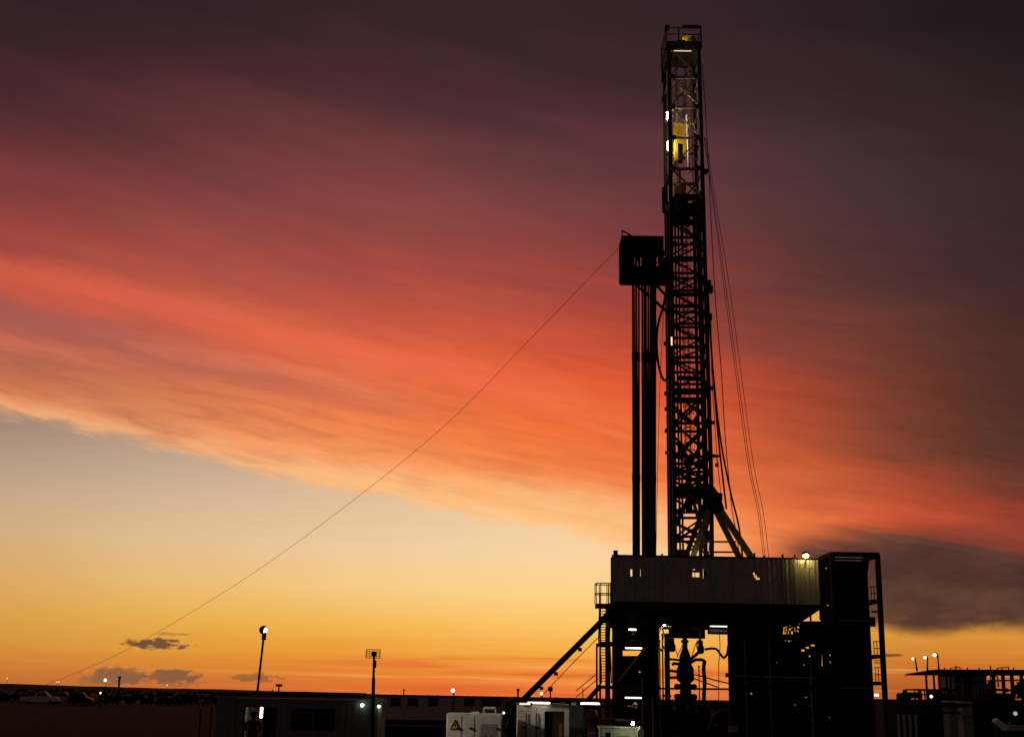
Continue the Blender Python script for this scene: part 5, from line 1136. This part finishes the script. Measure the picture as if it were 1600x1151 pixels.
fc = thing('far_container', (W(1394, 1110, 110).x, 110, 0), 'pale ribbed container behind the foot of the tall tower', 'container')
q0, q1 = W(1360, 1093, 110), W(1432, 1093, 110); b = MB(); b.span((q0.x, 110, .2), (q1.x, 112.4, q0.z)); b.build('walls', CREAM, fc); b = MB()
k = q0.x+.1
while k < q1.x-.1: b.span((k, 109.95, .3), (k+.12, 110, q0.z-.12)); k += .28
b.build('rib', CREAM, fc); b = MB(); b.span((q0.x-.05, 109.9, q0.z), (q1.x+.05, 112.5, q0.z+.1)); b.build('roof', STEEL, fc)
pg = thing('pump_guard', (W(1580, 1140, 66).x, 66, 0), 'pale sloping belt guard and box of a pump at the lower right edge', 'pump')
b = MB(); b.bar(W(1554, 1124, 66), W(1573, 1138, 66), .2, .6); b.build('belt_guard', CREAM, pg); b = MB(); b.span(W(1573, 1141, 66), W(1594, 1132, 66.8)); b.build('gear_box', CREAM, pg, bevel=.03); b = MB(); b.lathe(W(1578, 1131, 66.3), [(0, .07), (.12, .05)], 10); b.build('filler_cap', WHITE, pg)
b = MB(); q = W(1575, 1141, 66.4); b.bar((q.x, 66.4, 0), q, .2); q = W(1555, 1124, 66.4); b.bar((q.x, 66.4, 0), q, .15); b.build('leg', STEEL, pg)
bt = thing('dark_tank', (W(1585, 1090, 80).x, 80, 0), 'black bulky tank with a ragged pipe top at the far right edge', 'tank')
q0, q1 = W(1541, 1092, 80), W(1640, 1092, 80); b = MB(); b.span((q0.x, 80, 0), (q1.x, 84, q0.z)); b.build('shell', BLACKP, bt); b = MB()
rq = random.Random(9)
for k in range(16):
    a_ = W(1586+rq.uniform(0, 40), 1090, 81); c_ = W(1586+rq.uniform(2, 34), 1058+rq.uniform(0, 26), 81+rq.random()); b.path([a_, lerp(a_, c_, .6)+Vector((rq.uniform(-.3, .3), 0, 0)), c_], .09, 6)
    b.box(lerp(a_, c_, .7), (rq.uniform(.2, .6), .3, rq.uniform(.2, .6)))
b.build('pipework', BLACKP, bt)
q0, q1 = W(1548, 1082, 80.5), W(1556, 1062, 80.5); b = MB(); b.span((q0.x, 80.5, q0.z-.6), (q1.x+.9, 81, q0.z)); b.build('ladder_box', STEEL, bt)

for k, (xa, ya, xb, yb, r_, lb) in enumerate(((1430, 1100, 1540, 1101, .12, 'thick dark pipe running low in front of the olive tank'), (1432, 1112, 1500, 1113, .09, 'thinner dark pipe below the thick one among the tanks'), (1490, 1064, 1600, 1062, .05, 'thin pipe hung under the raised walkway deck'), (1541, 1076, 1600, 1079, .08, 'pipe crossing behind the walkway posts at the right edge'))):
    Yp = (82, 80, RY+.1, 90)[k]; b = MB(); p, q = W(xa, ya, Yp), W(xb, yb, Yp); b.path([p+Vector((0, .6, 0)), p, lerp(p, q, .5), q, q+Vector((0, .6, 0))], r_, 8)
    for t in (.2, .55, .85): b.lathe(lerp(p, q, t), [(-.05, r_*1.7), (.05, r_*1.7)], 10, 'X')
    tag(b.build('steel_pipe', STEEL, loc=p), lb, 'pipe')
for (xx, y0, Yp, r_, lb) in ((1548, 1063, 91, .32, 'small dark vertical vessel under the walkway, right of the olive tank'), (1470, 1082, 89, .4, 'dark vertical vessel beside the bright work lamp under the walkway'), (1486, 1084, 89, .25, 'slim dark vessel left of the olive tank')):
    q = W(xx, y0, Yp); o = thing('pressure_vessel', (q.x, Yp, 0), lb, 'vessel', 'vessels among the tanks'); b = MB(); b.lathe((q.x, Yp, 0), [(0, r_*.9), (.2, r_), (q.z-.4, r_), (q.z-.12, r_*.7), (q.z, r_*.2)], 16); b.build('shell', STEEL, o, smooth=False); b = MB(); b.path([(q.x, Yp, q.z-.05), (q.x, Yp, q.z+.3), (q.x+.5, Yp, q.z+.3), (q.x+.5, Yp, q.z-.4)], .06, 8); b.build('outlet', STEEL, o)
for k in range(7):
    q = W(1476+k*18, 1047, RY+1.2); b = MB(); b.bar(q, q+Vector((0, 0, .22+.12*(k % 3 == 1))), .07); b.build('stub_post', STEEL, pr)
